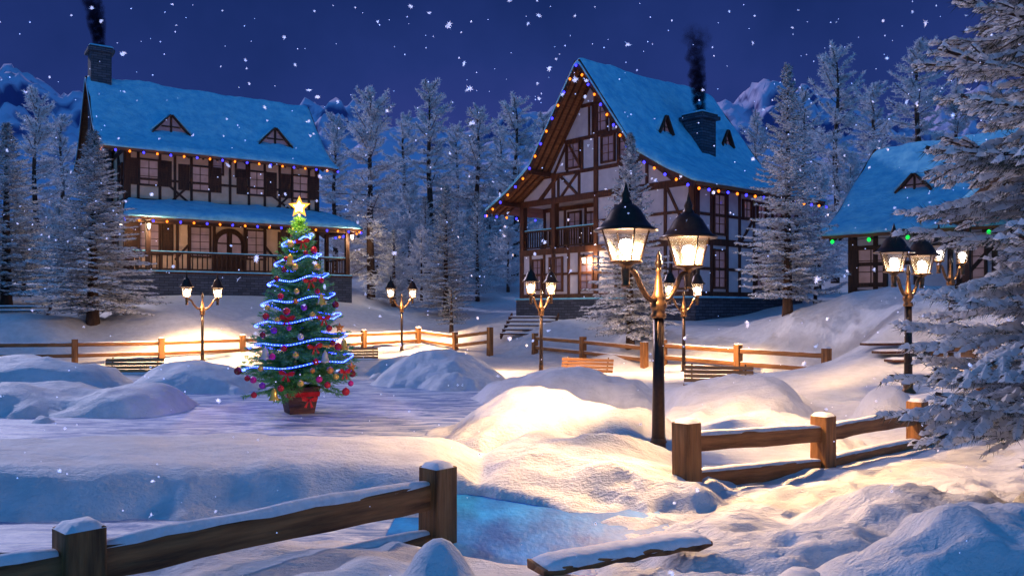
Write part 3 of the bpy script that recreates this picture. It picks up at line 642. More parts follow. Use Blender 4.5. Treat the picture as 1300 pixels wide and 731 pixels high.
def railing(h, A, B, z0, zt, n, name='railing', cross=None):
    mb = MB(); A, B = Vector(A), Vector(B)
    mb.beam(Vector((A.x,A.y,zt)), Vector((B.x,B.y,zt)), .1, .09); mb.beam(Vector((A.x,A.y,z0+.12)), Vector((B.x,B.y,z0+.12)), .07, .07)
    for i in range(n+1):
        p = A.lerp(B, i/n); mb.beam((p.x,p.y,z0+.1),(p.x,p.y,zt), .055, .055)
    o = mb.build(name, M['timber'], h.root); s_ = MB(); s_.beam(Vector((A.x,A.y,zt+.065)), Vector((B.x,B.y,zt+.065)), .1, .05); s_.build('snow', M['roofsnow'], o)
    return o
def wall_lantern(h, p, on=True, energy=22):
    mb = MB(); x, y, z = p
    mb.lathe([(.0,.36),(.03,.33),(.04,.27),(.15,.2),(.16,.18),(.0,.18)], p, 8); mb.lathe([(.0,-.16),(.06,-.14),(.08,-.1),(.0,-.1)], p, 8)
    for k in range(4):
        a = PI/4+k*PI/2; mb.beam((x+.08*math.cos(a), y+.08*math.sin(a), z-.1),(x+.13*math.cos(a), y+.13*math.sin(a), z+.19), .014, .014)
    mb.beam((x, y, z+.3),(x+.0, y+.28, z+.3), .03, .03)
    o = mb.build('wall_lantern', M['pole'], h.root)
    b = MB(); b.lathe([(.0,-.09),(.05,-.08),(.075,.03),(.09,.15),(.0,.16)], p, 10); b.build('bulb', M['wlan'], o)
    l = bpy.data.lights.new('lantern_light','POINT'); l.energy = energy*6; l.color = (1,.72,.42); l.shadow_soft_size = .16
    lo = bpy.data.objects.new('lantern_light', l); C.objects.link(lo); lo.parent = h.root; lo.location = (x, y-.25, z-.05)
M['wlan'] = emis('porch_lantern_glow', (1,.82,.62), 7, 'NONE')
def light_string(pts, spacing, cols, label, group=None, r=.05, sag=.05, twist=0):
    """cable through world points with bulbs as parts"""
    pts = [Vector(p) for p in pts]; root = empty('light_string', pts[0]); tag(root, label, 'string lights', group)
    cum = [0]
    for i in range(1, len(pts)): cum.append(cum[-1]+(pts[i]-pts[i-1]).length)
    def ev(s):
        for i in range(1, len(pts)):
            if s <= cum[i]+1e-6: return pts[i-1].lerp(pts[i], (s-cum[i-1])/max(1e-6, cum[i]-cum[i-1]))
        return pts[-1]
    n = int(cum[-1]/spacing); path = []
    for k in range(n*4+1):
        s = cum[-1]*k/(n*4); p = ev(s); p = p-Vector((0,0,sag*abs(math.sin(PI*s/cum[-1]*n)))); path.append(p-pts[0])
    mb = MB(); mb.tube(path, .012, 4); mb.build('cable', M['pole'], root)
    key = round(r,3)
    if key not in LB:
        b = MB(); b.lathe([(.0,-1.25),(.55,-1.05),(.95,-.35),(1,.1),(.7,.7),(.35,1.0),(0,1.05)], (0,0,0), 10); me = {}
        for c in ('blue','orange','green','white'):
            b2 = MB(); b2.lathe([(.001,-1.25*r),(.55*r,-1.05*r),(.95*r,-.35*r),(r,.1*r),(.7*r,.7*r),(.35*r,1.0*r),(.001,1.05*r)], (0,0,0), 10)
            ob = b2.build('bulb', M['led_'+c]); me[c] = ob.data; bpy.data.objects.remove(ob)
        LB[key] = me
    for k in range(n+1):
        p = ev(cum[-1]*k/n)-pts[0]; o = bpy.data.objects.new('bulb', LB[key][cols[k % len(cols)]]); C.objects.link(o); o.parent = root; o.location = p-Vector((0,0,.06)); o.rotation_euler = (random.uniform(-.4,.4), random.uniform(-.4,.4), 0)
    return root
LB = {}
def toworld(h, p):
    x, y, z = p; return Vector((h.X0+h.c*x-h.s*y, h.Y0+h.s*x+h.c*y, z))
def solid(h, pts, x0, x1, name, m):   # prism: profile (y,z) extruded along x
    mb = MB(); n = len(pts); vs = [(x, y, z) for x in (x0,x1) for y, z in pts]
    fs = [tuple(range(n)), tuple(range(2*n-1, n-1, -1))]+[(i, n+i, n+(i+1)%n, (i+1)%n) for i in range(n)]
    mb.add(vs, fs); return mb.build(name, M[m], h.root)
# ---- house 1: beige, long side to the camera
h = House('timber_house', -19.46, 42, R(34.35), 'large beige half timbered house with a snowy roof and a porch on the left')
Lh, Wh = 10.2, 7.6
prof1 = [(-.95,9.8),(.1,10.32),(1.1,11.1),(3.8,14.2),(6.5,11.1),(7.5,10.32),(8.55,9.8)]
solid(h, [(0,3.5),(Wh,3.5),(Wh,10.05),(3.8,13.95),(0,10.05)], 0, Lh, 'wall', 'plaster_beige')
mb = MB(); mb.box((Lh/2+.2, (Wh-2.35)/2, 2.2), (Lh+1.5, Wh+2.55, 2.7)); mb.build('stone_base', M['stone'], h.root)
mb = MB(); mb.box((Lh/2+.2, -1.12, 3.6), (Lh+1.6, 2.6, .12)); dk = mb.build('porch_floor', M['timber_red'], h.root)
mb = MB(); mb.box((Lh/2+.2, -2.38, 3.69), (Lh+1.56, .12, .06)); mb.build('snow', M['roofsnow'], dk)
r1 = roof(h, prof1, -1.25, Lh+.7, seed=3)
f = Pf(0); g = Pg(0)
sg = [(0,9.9,Lh,9.9,.24),(0,7.35,Lh,7.35,.22),(0,3.75,Lh,3.75,.2),(.13,3.6,.13,9.9,.26),(Lh-.13,3.6,Lh-.13,9.9,.26)]
for px in (175.5,203,222,243,266,292,316,336,355,371,392): a = h.fr(px,200)[0]; sg.append((a,7.4,a,9.85,.13))
for px in (174,203,225,240,272,311,336,360,385): a = h.fr(px,320)[0]; sg.append((a,3.7,a,7.3,.15))
zz = h.fr(250,222)[1]; 
sg += [(.2,8.95-.5,Lh-.2,8.95-.5,.12)]
for p1, p2 in (((215,236),(240,258)),((240,236),(215,258)),((345,248),(370,268)),((368,248),(347,268)),((222,330),(240,310)),((336,312),(352,332))):
    a1, z1 = h.fr(*p1); a2, z2 = h.fr(*p2); sg.append((a1,z1,a2,z2,.11))
timbers(h, f, sg)
timbers(h, g, [(0,9.9,Wh,9.9,.22),(0,7.35,Wh,7.35,.2),(.13,3.6,.13,9.9,.26),(Wh-.13,3.6,Wh-.13,9.9,.26),(3.8,3.6,3.8,13.6,.2),(1.9,3.6,1.9,11.5,.14),(5.7,3.6,5.7,11.5,.14),(.2,7.5,1.8,9.8,.13),(1.8,12-.3,5.8,12-.3,.16),(0,8.5,Wh,8.5,.13),(3.8,9.9,1.2,10.9,.12)])
for px, py in ((189,219),(254,227),(326,233),(381,238)):
    a, z = h.fr(px, py); window(h, f, a, z, .86, 1.22, 2, 3, shut=True)
for px, py in ((276,211),(306,215)):
    a, z = h.fr(px, py); window(h, f, a, z, .5, .8, 1, 2, pm='pane_dim')
for px, py, sh in ((190,303,True),(254,307,False),(325,311,False),(378,314,True)):
    a, z = h.fr(px, py); window(h, f, a, z, .95, 1.5, 2, 4, shut=sh)
window(h, g, 1.0, 8.6, .7, 1.2, 2, 3, shut=False); window(h, g, 4.7, 8.6, .7, 1.2, 2, 3, shut=False); window(h, g, 2.9, 5.6, .8, 1.4, 2, 3)
# arched door
a0 = h.fr(291, 320)[0]; dz0, dz1 = 3.66, 5.3
mb = MB(); arc = [(a0-.75, dz0),(a0+.75, dz0)]+[(a0+.75*math.cos(t*PI/12), dz1+.75*math.sin(t*PI/12)) for t in range(13)]
mb.add([f(a, .03, z) for a, z in arc]+[f(a, -.02, z) for a, z in arc], [tuple(range(len(arc)))]+[(i, (i+1)%len(arc), len(arc)+(i+1)%len(arc), len(arc)+i) for i in range(len(arc))])
door = mb.build('door', M['timber'], h.root)
fb = MB(); N = Vector((0,-1,0))
pa = [(a0+.8*math.cos(t*PI/14), dz1+.8*math.sin(t*PI/14)) for t in range(15)]
for i in range(14): fb.beam(f(pa[i][0],.06,pa[i][1]), f(pa[i+1][0],.06,pa[i+1][1]), .12, .1, up=N)
for sx in (-1,1): fb.beam(f(a0+sx*.8,.06,dz0), f(a0+sx*.8,.06,dz1), .12, .1, up=N)
fb.beam(f(a0,.06,dz0), f(a0,.06,dz1+.7), .1, .08, up=N); fb.beam(f(a0-.75,.055,dz1-.75), f(a0+.75,.055,dz1-.75), .1, .06, up=N); fb.build('frame', M['timber'], door)
for sx in (-1,1):
    pb = MB(); cx_ = a0+sx*.38
    pb.add([f(cx_-.24,.036,dz1-.6),f(cx_+.24,.036,dz1-.6),f(cx_+.24,.036,dz1+.0),f(cx_-.24,.036,dz1+.0)], [(0,1,2,3)])
    q = [f(cx_-sx*.24,.036,dz1+.08)]+[f(a0+sx*.6*math.cos(t*PI/12),.036,dz1+.08+.5*math.sin(t*PI/12)) for t in range(6)]; pb.add(q, [tuple(range(7))]); pb.build('pane', M['pane_warm'], door)
hb = MB(); hb.tube([f(a0+.09,.08,4.5), f(a0+.09,.16,4.5), f(a0+.09,.16,4.7)], .018, 6); hb.build('handle', M['copper'], door)
# porch: lean-to roof, posts, rails
def leanto(h, x0, x1, ytop, ztop, ybot, zbot, ex):
    mb = MB(); th = .12
    q = [(x0,ytop,ztop),(x1,ytop,ztop),(x1+ex,ybot,zbot),(x0-.55,ybot,zbot)]
    side = [(x1,ytop,ztop),(x1,ytop+3,ztop),(x1+ex,ytop+3,zbot),(x1+ex,ybot,zbot)]
    for qq in (q, side):
        vs = qq+[(a,b,c-th) for a,b,c in qq]; mb.add(vs, [(0,3,2,1),(4,5,6,7),(0,1,5,4),(1,2,6,5),(2,3,7,6),(3,0,4,7)])
    o = mb.build('porch_roof', M['soffit'], h.root)
    for w_, (qa, nu_, nv_) in enumerate(((q, 60, 14),(side, 16, 8))):
        A, B, C_, D = [np.array(p) for p in qa]
        U, Vv = np.meshgrid(np.linspace(0,1,nu_), np.linspace(0,1,nv_)); U = U[...,None]; Vv = Vv[...,None]
        S = (A*(1-U)+B*U)*(1-Vv)+(D*(1-U)+C_*U)*Vv
        e = np.minimum(U, 1-U) if w_ == 0 else np.minimum(U+.5, 1-U); e = np.minimum(e*nu_/3, (1-Vv)*nv_/2.5)[...,0]; rd = np.sqrt(np.clip(1-(1-np.clip(e,0,1))**2,0,1))
        T = .02+(.24+.2*(fbm(S[...,0]*1.2, S[...,1]*1.2+5, 61, 3)-.5))*(.2+.8*rd)
        out = S.copy(); out[...,2] += T; out[...,1] -= (.1*Vv[...,0])*(1 if w_ == 0 else .0); bt = S.copy(); bt[...,2] += .005
        NV = nu_*nv_; I = (np.arange(nv_-1)[:,None]*nu_+np.arange(nu_-1)[None,:]).ravel()
        ft = np.stack([I, I+nu_, I+nu_+1, I+1], 1); bb = np.arange(nu_-1)+(nv_-1)*nu_; l0 = np.arange(nv_-1)*nu_; r0 = l0+nu_-1
        ed = [np.stack([bb, bb+NV, bb+1+NV, bb+1], 1), np.stack([l0, l0+NV, l0+nu_+NV, l0+nu_], 1), np.stack([r0+nu_, r0+nu_+NV, r0+NV, r0], 1)]
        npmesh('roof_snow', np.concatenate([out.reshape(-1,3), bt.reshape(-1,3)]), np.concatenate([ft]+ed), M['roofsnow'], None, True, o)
    return o
leanto(h, 0, Lh+.1, -.02, 7.22, -2.75, 6.25, 1.35)
for px in (188, 262-26, 360, 441):
    a, z = h.fr(px, 320, -2.25)
    if px == 236: continue
    mb = MB(); mb.beam((a,-2.2,3.6),(a,-2.2,6.22), .22, .22); p_ = mb.build('porch_post', M['timber'], h.root, bevel=.01)
mb = MB(); mb.beam((.0,-2.2,6.12),(Lh+.95,-2.2,6.12), .16, .2); mb.beam((.12,-2.2,6.1),(.12,-.0,7.0), .14,.14); mb.beam((Lh+.85,-2.2,6.12),(Lh+.85,.4,6.2), .14, .16); mb.build('porch_beam', M['timber'], h.root)
railing(h, (.1,-2.2,0), (Lh+.9,-2.2,0), 3.68, 4.6, 46); railing(h, (.0,-2.2,0), (.0,-.1,0), 3.68, 4.6, 8); railing(h, (Lh+.85,-2.2,0), (Lh+.85,.9,0), 3.68, 4.6, 12)
mb = MB(); a_, z_ = h.fr(445, 320, 1.0); mb.box((Lh+.85, .98, 4.9), (.2,.2,2.6)); mb.build('porch_post', M['timber'], h.root)
chimney(h, -.62, 3.8, 2.0, 15.5, 1.0, 1.1)
for px, py in ((217,167),(349,184)):
    a, z = h.fr(px, py, .95); dormer(h, a, .95, roof_z(prof1,.95)+.1, 1.7, .95, 1.4)
for px, py, y in ((189,288,-2.5),(447,302,-2.5)):
    a, z = h.fr(px, py, y); wall_lantern(h, (a, y, z), energy=26)
wall_lantern(h, (-.35, -.9, 6.0), energy=22)
for px in (222, 300, 378):   # small lanterns hung under the porch roof
    pass
H1 = h
e1 = [toworld(h, (x, -1.08, 9.66)) for x in (-1.25, Lh+.7)]
light_string([e1[0], e1[1]], .62, ['orange','blue'], 'string of orange and blue bulbs along the upper eave of the beige house', r=.055)
light_string([toworld(h, (-.5,-2.92,6.12)), toworld(h, (Lh+1.45,-2.92,6.12)), toworld(h, (Lh+1.5,1.2,6.12))], .62, ['blue','orange'], 'string of orange and blue bulbs along the porch roof edge of the beige house', r=.055)
# ---- house 2: white, tall gable to the left
h = House('timber_house', 7.44, 34, R(40.53), 'tall white half timbered house with a steep snowy gable, centre right')
L2, W2 = 7.8, 10.8
prof2 = [(-1.05,6.8),(.4,7.5),(2.1,8.5),(5.4,12.95),(8.7,8.5),(10.4,7.5),(11.85,6.8)]
t0 = h.ga(757,300)[0]; t1 = h.ga(703,300)[0]
zb, zs, z1_, z2_ = .9, 2.3, 4.62, 7.0
mb = MB(); mb.box((L2/2, W2/2, (zs+zb)/2-.3), (L2+.3, W2+.3, zs-zb+.6)); sb_ = mb.build('stone_base', M['stone'], h.root)
mb = MB(); mb.box((L2/2, W2/2, zs+.02), (L2+.4, W2+.4, .07)); mb.build('snow', M['roofsnow'], sb_)
mb = MB(); mb.box((L2/2, W2/2, (zs+z1_)/2), (L2, W2, z1_-zs))
mb.box((L2/2, t0/2, (z1_+z2_)/2), (L2-.002, t0, z2_-z1_)); mb.box((1.6+(L2-1.6)/2, (t0+W2)/2, (z1_+z2_)/2), (L2-1.6, W2-t0, z2_-z1_-.002))
vs = [(x,y,z) for x in (0.001, L2-.001) for y,z in ((0,z2_-.002),(W2,z2_-.002),(W2,7.55),(8.7,8.28),(5.4,12.7),(2.1,8.28),(0,7.1))]; n = 7
mb.add(vs, [tuple(range(n)), tuple(range(2*n-1, n-1, -1))]+[(i, n+i, n+(i+1)%n, (i+1)%n) for i in range(n)]); mb.build('wall', M['plaster_white'], h.root)
r2 = roof(h, prof2, -1.3, L2+.5, seed=8)
f = Pf(0); g = Pg(0); g2 = Pg(1.6)
T = lambda px, py: h.ga(px, py)
sg = [(0,z2_+.05,W2,z2_+.05,.3),(0,z1_,W2,z1_,.3),(0,zs+.16,W2,zs+.16,.18),(.14,zs,.14,7.2,.28),(W2-.14,zs,W2-.14,7.3,.28),(t0,zs,t0,12.4,.26),(t1,zs,t1,8.4,.24)]
def roofh(t): return roof_z(prof2, t)-.28
zA, zB = 8.95, 10.75
def yspan(z):   # where the roof line reaches z
    return 2.1+(z-8.22)/(12.67-8.22)*3.3, 8.7-(z-8.22)/(12.67-8.22)*3.3
for z in (8.25, 9.75, 11.25):
    a, b = yspan(z); 
    if z < 8.3: a, b = 1.6, 9.2
    sg.append((a,z,b,z,.17))
for t in (2.5,4.0,6.6,8.0): sg.append((t,z2_,t,8.25,.14))
for t in (3.2,4.15,6.4,7.4): sg.append((t,8.25,t,9.75,.13))
for t in (4.6,5.95): sg.append((t,9.75,t,11.25,.12))
sg += [(8.0,8.2,9.3,7.1,.13),(6.6,7.1,7.9,8.2,.13),(7.9,7.1,6.7,8.2,.13),(1.0,7.15,2.4,8.2,.13),(9.4,7.15,8.1,8.2,.13),(7.4,9.7,8.3,8.3,.12),(6.4,8.3,7.35,9.7,.12)]
for t in (1.5,2.9,4.3): sg.append((t,zs,t,z2_,.15))
sg += [(0,5.85-.0,t0,5.85,.12),(0,3.5,W2,3.5,.12),(2.9,5.9,4.2,6.9,.12),(.2,4.7,1.4,6.9,.12)]
for t in (6.6,7.3,9.0,10.0): sg.append((t,zs,t,z1_,.14))
timbers(h, g, sg, m='timber_red')
sg = [(t0+.1,z2_-.12,W2,z2_-.12,.2)]+[(t,z1_,t,z2_-.1,.15) for t in (t0+.2,7.0,7.75,9.2,10.2,W2-.1)]+[(t0,5.9,W2,5.9,.12)]
timbers(h, g2, sg, m='timber_red')
sg = [(0,z2_-.05,L2,z2_-.05,.26),(0,z1_,L2,z1_,.28),(0,zs+.16,L2,zs+.16,.18),(.14,zs,.14,7,.28),(L2-.14,zs,L2-.14,7,.28)]
for t in (1.1,2.2,3.1,4.2,5.3,6.5): sg.append((t,zs,t,z2_,.15))
sg += [(0,5.75,L2,5.75,.12),(0,3.5,L2,3.5,.12),(3.2,4.7,4.1,5.7,.12),(5.4,3.4,6.4,2.5,.12)]
timbers(h, f, sg, m='timber_red')
W = lambda P_, a, z, w, hh, **k: window(h, P_, a, z, w, hh, pm='pane_dim', tm='timber_red', **k)
W(g, 5.27-.02+.0, 10.55, .8, 1.25, nx=2, nz=3); W(g, 3.68, 9.05, .72, 1.1); W(g, 4.75, 9.05, .72, 1.1); W(g, 6.9-.55+.65, 9.05, .8, 1.1)
W(g, 3.6, 5.85, .85, 1.7, nz=4); W(g, 3.6, 3.45, .85, 1.6, nz=4); W(g, .8, 3.45, .7, 1.5, nz=4)
W(g, 6.1, 3.5, .75, 1.5, nz=4); W(g, 8.15, 3.5, .8, 1.5, nz=4); W(g, 9.5, 3.5, .6, 1.4, nz=4)
W(g2, 7.38, 5.75, .62, 1.5, nz=4, name='window'); W(g2, 8.5, 5.75, .8, 1.7, nz=4)
W(f, 1.65, 5.8, .75, 1.6, nz=4); W(f, 1.65, 3.5, .75, 1.5, nz=4); W(f, 3.65, 6.15, .55, .7, nx=2, nz=2); W(f, 4.75, 6.1, .55, .7, nx=2, nz=2); W(f, 4.75, 3.5, .75, 1.5, nz=4); W(f, 6.0, 5.8, .7, 1.4)
mb = MB()
for t in (t0, t1, W2-.14): mb.beam((.12,t,z1_),(.12,t,z2_), .24, .24)
mb.build('balcony_post', M['timber_red'], h.root)
mb = MB(); mb.box((.75,(t0+W2)/2,z1_+.08),(1.6,W2-t0,.14)); mb.build('balcony_floor', M['timber_red'], h.root)
railing(h, (.1,t0,0), (.1,W2-.14,0), z1_+.12, z1_+1.05, 30, name='balcony_railing')
# open post of the left eave
# braces of overhang
for t in (.05, 2.2, 5.4, 8.6, W2-.05):
    mb = MB(); mb.beam((-1.28,t,roofh(t)-.02),(.1,t,roofh(t)-.02), .16, .2); mb.build('purlin', M['timber_red'], h.root)
chimney(h, 4.0, 2.75, 8.2, 10.55, 1.05, 1.05)
for px, py in ((843,173),(921,190)):
    a, z = h.fr(px, py, 2.9); dormer(h, a, 2.9, roof_z(prof2, 2.9)+.08, .8, .75, .8)
a, z = T(747, 332); wall_lantern(h, (-.3, a, z), energy=26)
H2 = h
vl = [toworld(h, (-1.42, y, z-.22)) for y, z in prof2]
light_string(vl[3:], .62, ['blue','orange'], 'string of orange and blue bulbs down the left edge of the steep gable', r=.055)
light_string(vl[:4][::-1]+[toworld(h, (L2+.5,-1.15,6.6))], .62, ['blue','orange'], 'orange and blue bulb string on the right gable edge and eave of the white house', r=.055)
light_string([toworld(h, (-1.3, 11.9, 6.6)), toworld(h, (4, 11.9, 6.6))], .62, ['orange','blue'], 'short string of bulbs along the far left eave of the white house', r=.055)
# ---- house 3: cabin at right
h = House('log_cabin', 12.85, 31.8, R(-46.4), 'low half timbered cabin with a broad snowy roof at the right', 'cabin')
L3, W3 = 12.5, 9.0
prof3 = [(-.65,4.62),(.2,5.0),(1.2,5.75),(4.5,8.6),(7.8,5.75),(8.8,5.0),(9.65,4.62)]
solid(h, [(0,.6),(W3,.6),(W3,4.8),(4.5,8.4),(0,4.8)], 0, L3, 'wall', 'plaster_white')
roof(h, prof3, -.85, L3+.6, seed=15)
f = Pf(0)
sg = [(0,4.7,L3,4.7,.24),(.14,.8,.14,4.7,.34),(0,3.5,2.9,3.5,.14)]+[(t,.8,t,4.7,.17) for t in (1.0,2.45,3.6,5.0,6.4,8,9.5,11)]+[(0,2.45,L3,2.45,.2),(2.6,1.3,3.5,2.4,.13),(3.7,2.5,4.9,3.9,.13),(1.2,.9,1.2,2.4,.12)]
timbers(h, f, sg)
timbers(h, Pg(0), [(0,4.7,W3,4.7,.22),(0,2.45,W3,2.45,.2),(.14,.8,.14,4.7,.3),(W3-.14,.8,W3-.14,4.7,.3),(4.5,.8,4.5,8,.2),(2.2,.8,2.2,6,.15),(6.8,.8,6.8,6,.15)])
a, z = h.fr(1106, 338); window(h, f, a, z, .95, 1.25, 2, 3, pm='pane_warm', fw=.16)
window(h, f, 4.3, z, .8, 1.25, 2, 3, pm='pane_warm')
a, z = h.fr(1160, 250, 1.6); dormer(h, a, 1.7, roof_z(prof3,1.7)+.12, 1.15, .62, 1.0)
# cross gable over the entrance
cgx, cgw, cy0 = 6.9, 2.6, -2.3
gp = [(cgx-cgw,4.75),(cgx,7.0),(cgx+cgw,4.75)]
mb = MB(); th = .14
for (xa,za),(xb,zb2) in ((gp[0],gp[1]),(gp[1],gp[2])):
    vs = [(xa,cy0,za),(xb,cy0,zb2),(xb,3.4,zb2),(xa,3.4,za)]; vs += [(a,b,c-th) for a,b,c in vs]; mb.add(vs, [(3,2,1,0),(4,5,6,7),(0,1,5,4),(1,2,6,5),(2,3,7,6),(3,0,4,7)])
for (xa,za),(xb,zb2) in ((gp[0],gp[1]),(gp[1],gp[2])): mb.beam((xa,cy0-.03,za-.12),(xb,cy0-.03,zb2-.12), .07, .28)
pr = mb.build('porch_roof', M['soffit'], h.root)
mb = MB()
for (xa,za),(xb,zb2) in ((gp[0],gp[1]),(gp[1],gp[2])):
    N_ = 10
    for i in range(N_):
        A = (xa+(xb-xa)*i/N_, za+(zb2-za)*i/N_); B = (xa+(xb-xa)*(i+1)/N_, za+(zb2-za)*(i+1)/N_)
        vs = [(A[0],cy0-.08,A[1]+.02),(B[0],cy0-.08,B[1]+.02),(B[0],3.3,B[1]+.02),(A[0],3.3,A[1]+.02)]; vs += [(p[0],p[1],p[2]+.2) for p in vs]; mb.add(vs, [(7,6,5,4),(0,4,5,1),(2,3,7,6)], 0, True)
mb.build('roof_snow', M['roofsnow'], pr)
mb = MB()
for t in (cgx-cgw+.5, cgx+cgw-.5): mb.beam((t,cy0+.2,.9),(t,cy0+.2,4.9), .2, .2)
mb.beam((cgx-cgw+.3,cy0+.2,4.85),(cgx+cgw-.3,cy0+.2,4.85), .16, .2); mb.beam((cgx,cy0+.2,4.9),(cgx,cy0+.2,6.7), .14,.14)
mb.build('porch_post', M['timber_red'], h.root)
H3 = h
light_string([toworld(h,(-.3,-.78,4.42)), toworld(h,(4.3,-.78,4.42)), toworld(h,(9,-2.6,4.3))], 1.28, ['green'], 'string of green bulbs along the eave of the cabin', r=.07)
# ------------------------------------------------------------------ smoke
def smoke(name, p0, p1, r0, r1, label, dens):
    p0, p1 = Vector(p0), Vector(p1); ln = (p1-p0).z; dx = (p1-p0).x; mb = MB(); pts = []; rad = []
    for i in range(15):
        t = i/14; pts.append(Vector((dx*t, 0, ln*t))); rad.append((r0+(r1-r0)*t)*2.2+.1)
    mb.tube(pts, rad, 14); m, nt, out = newmat(name); L = nt.links.new
    def mth(op, a, b=None, c=None):
        n = nt.nodes.new('ShaderNodeMath'); n.operation = op
        for k, v in enumerate((a, b, c)):
            if v is None: continue
            if isinstance(v, (int, float)): n.inputs[k].default_value = v
            else: L(v, n.inputs[k])
        return n.outputs[0]
    v = nt.nodes.new('ShaderNodeVolumePrincipled'); v.inputs['Color'].default_value = (.03,.02,.05,1)
    tc = nt.nodes.new('ShaderNodeTexCoord'); n = nt.nodes.new('ShaderNodeTexNoise'); n.inputs['Scale'].default_value = 3.4; n.inputs['Detail'].default_value = 4; L(tc.outputs['Object'], n.inputs[0])
    n2 = nt.nodes.new('ShaderNodeTexNoise'); n2.inputs['Scale'].default_value = 1.3; n2.inputs['Detail'].default_value = 2; L(tc.outputs['Object'], n2.inputs[0])
    sp_ = nt.nodes.new('ShaderNodeSeparateXYZ'); L(tc.outputs['Object'], sp_.inputs[0]); X_, Y_, Z_ = sp_.outputs
    t = mth('DIVIDE', Z_, ln); x = mth('SUBTRACT', X_, mth('MULTIPLY', t, dx)); x = mth('ADD', x, mth('MULTIPLY', mth('MULTIPLY', mth('SUBTRACT', n2.outputs[0], .5), t), 1.6))
    rr = mth('DIVIDE', mth('SQRT', mth('ADD', mth('MULTIPLY', x, x), mth('MULTIPLY', Y_, Y_))), mth('MULTIPLY_ADD', t, r1-r0, r0))
    c = nt.nodes.new('ShaderNodeClamp'); L(mth('MULTIPLY', mth('SUBTRACT', 1.15, rr), 1.6), c.inputs[0])
    c2 = nt.nodes.new('ShaderNodeClamp'); L(mth('MULTIPLY', mth('SUBTRACT', n.outputs[0], .36), 4.5), c2.inputs[0])
    c3 = nt.nodes.new('ShaderNodeClamp'); L(mth('MULTIPLY', mth('SUBTRACT', .97, t), 1.25), c3.inputs[0])
    L(mth('MULTIPLY', mth('MULTIPLY', mth('MULTIPLY', c.outputs[0], c2.outputs[0]), c3.outputs[0]), dens), v.inputs['Density']); L(v.outputs[0], out.inputs['Volume'])
    o = mb.build('smoke', m); o.location = p0; tag(o, label, 'smoke', kind='stuff')
c1 = toworld(H1, (-.62, 3.8, 15.75)); smoke('dark_smoke_a', c1, c1+Vector((-.5,0,4.0)), .30, .62, 'dark smoke rising from the chimney of the beige house', 11)
c2 = toworld(H2, (4.0, 2.75, 10.95)); smoke('dark_smoke_b', c2, c2+Vector((-.25,0,4.2)), .28, .55, 'dark smoke rising from the stone chimney of the white gabled house', 11)
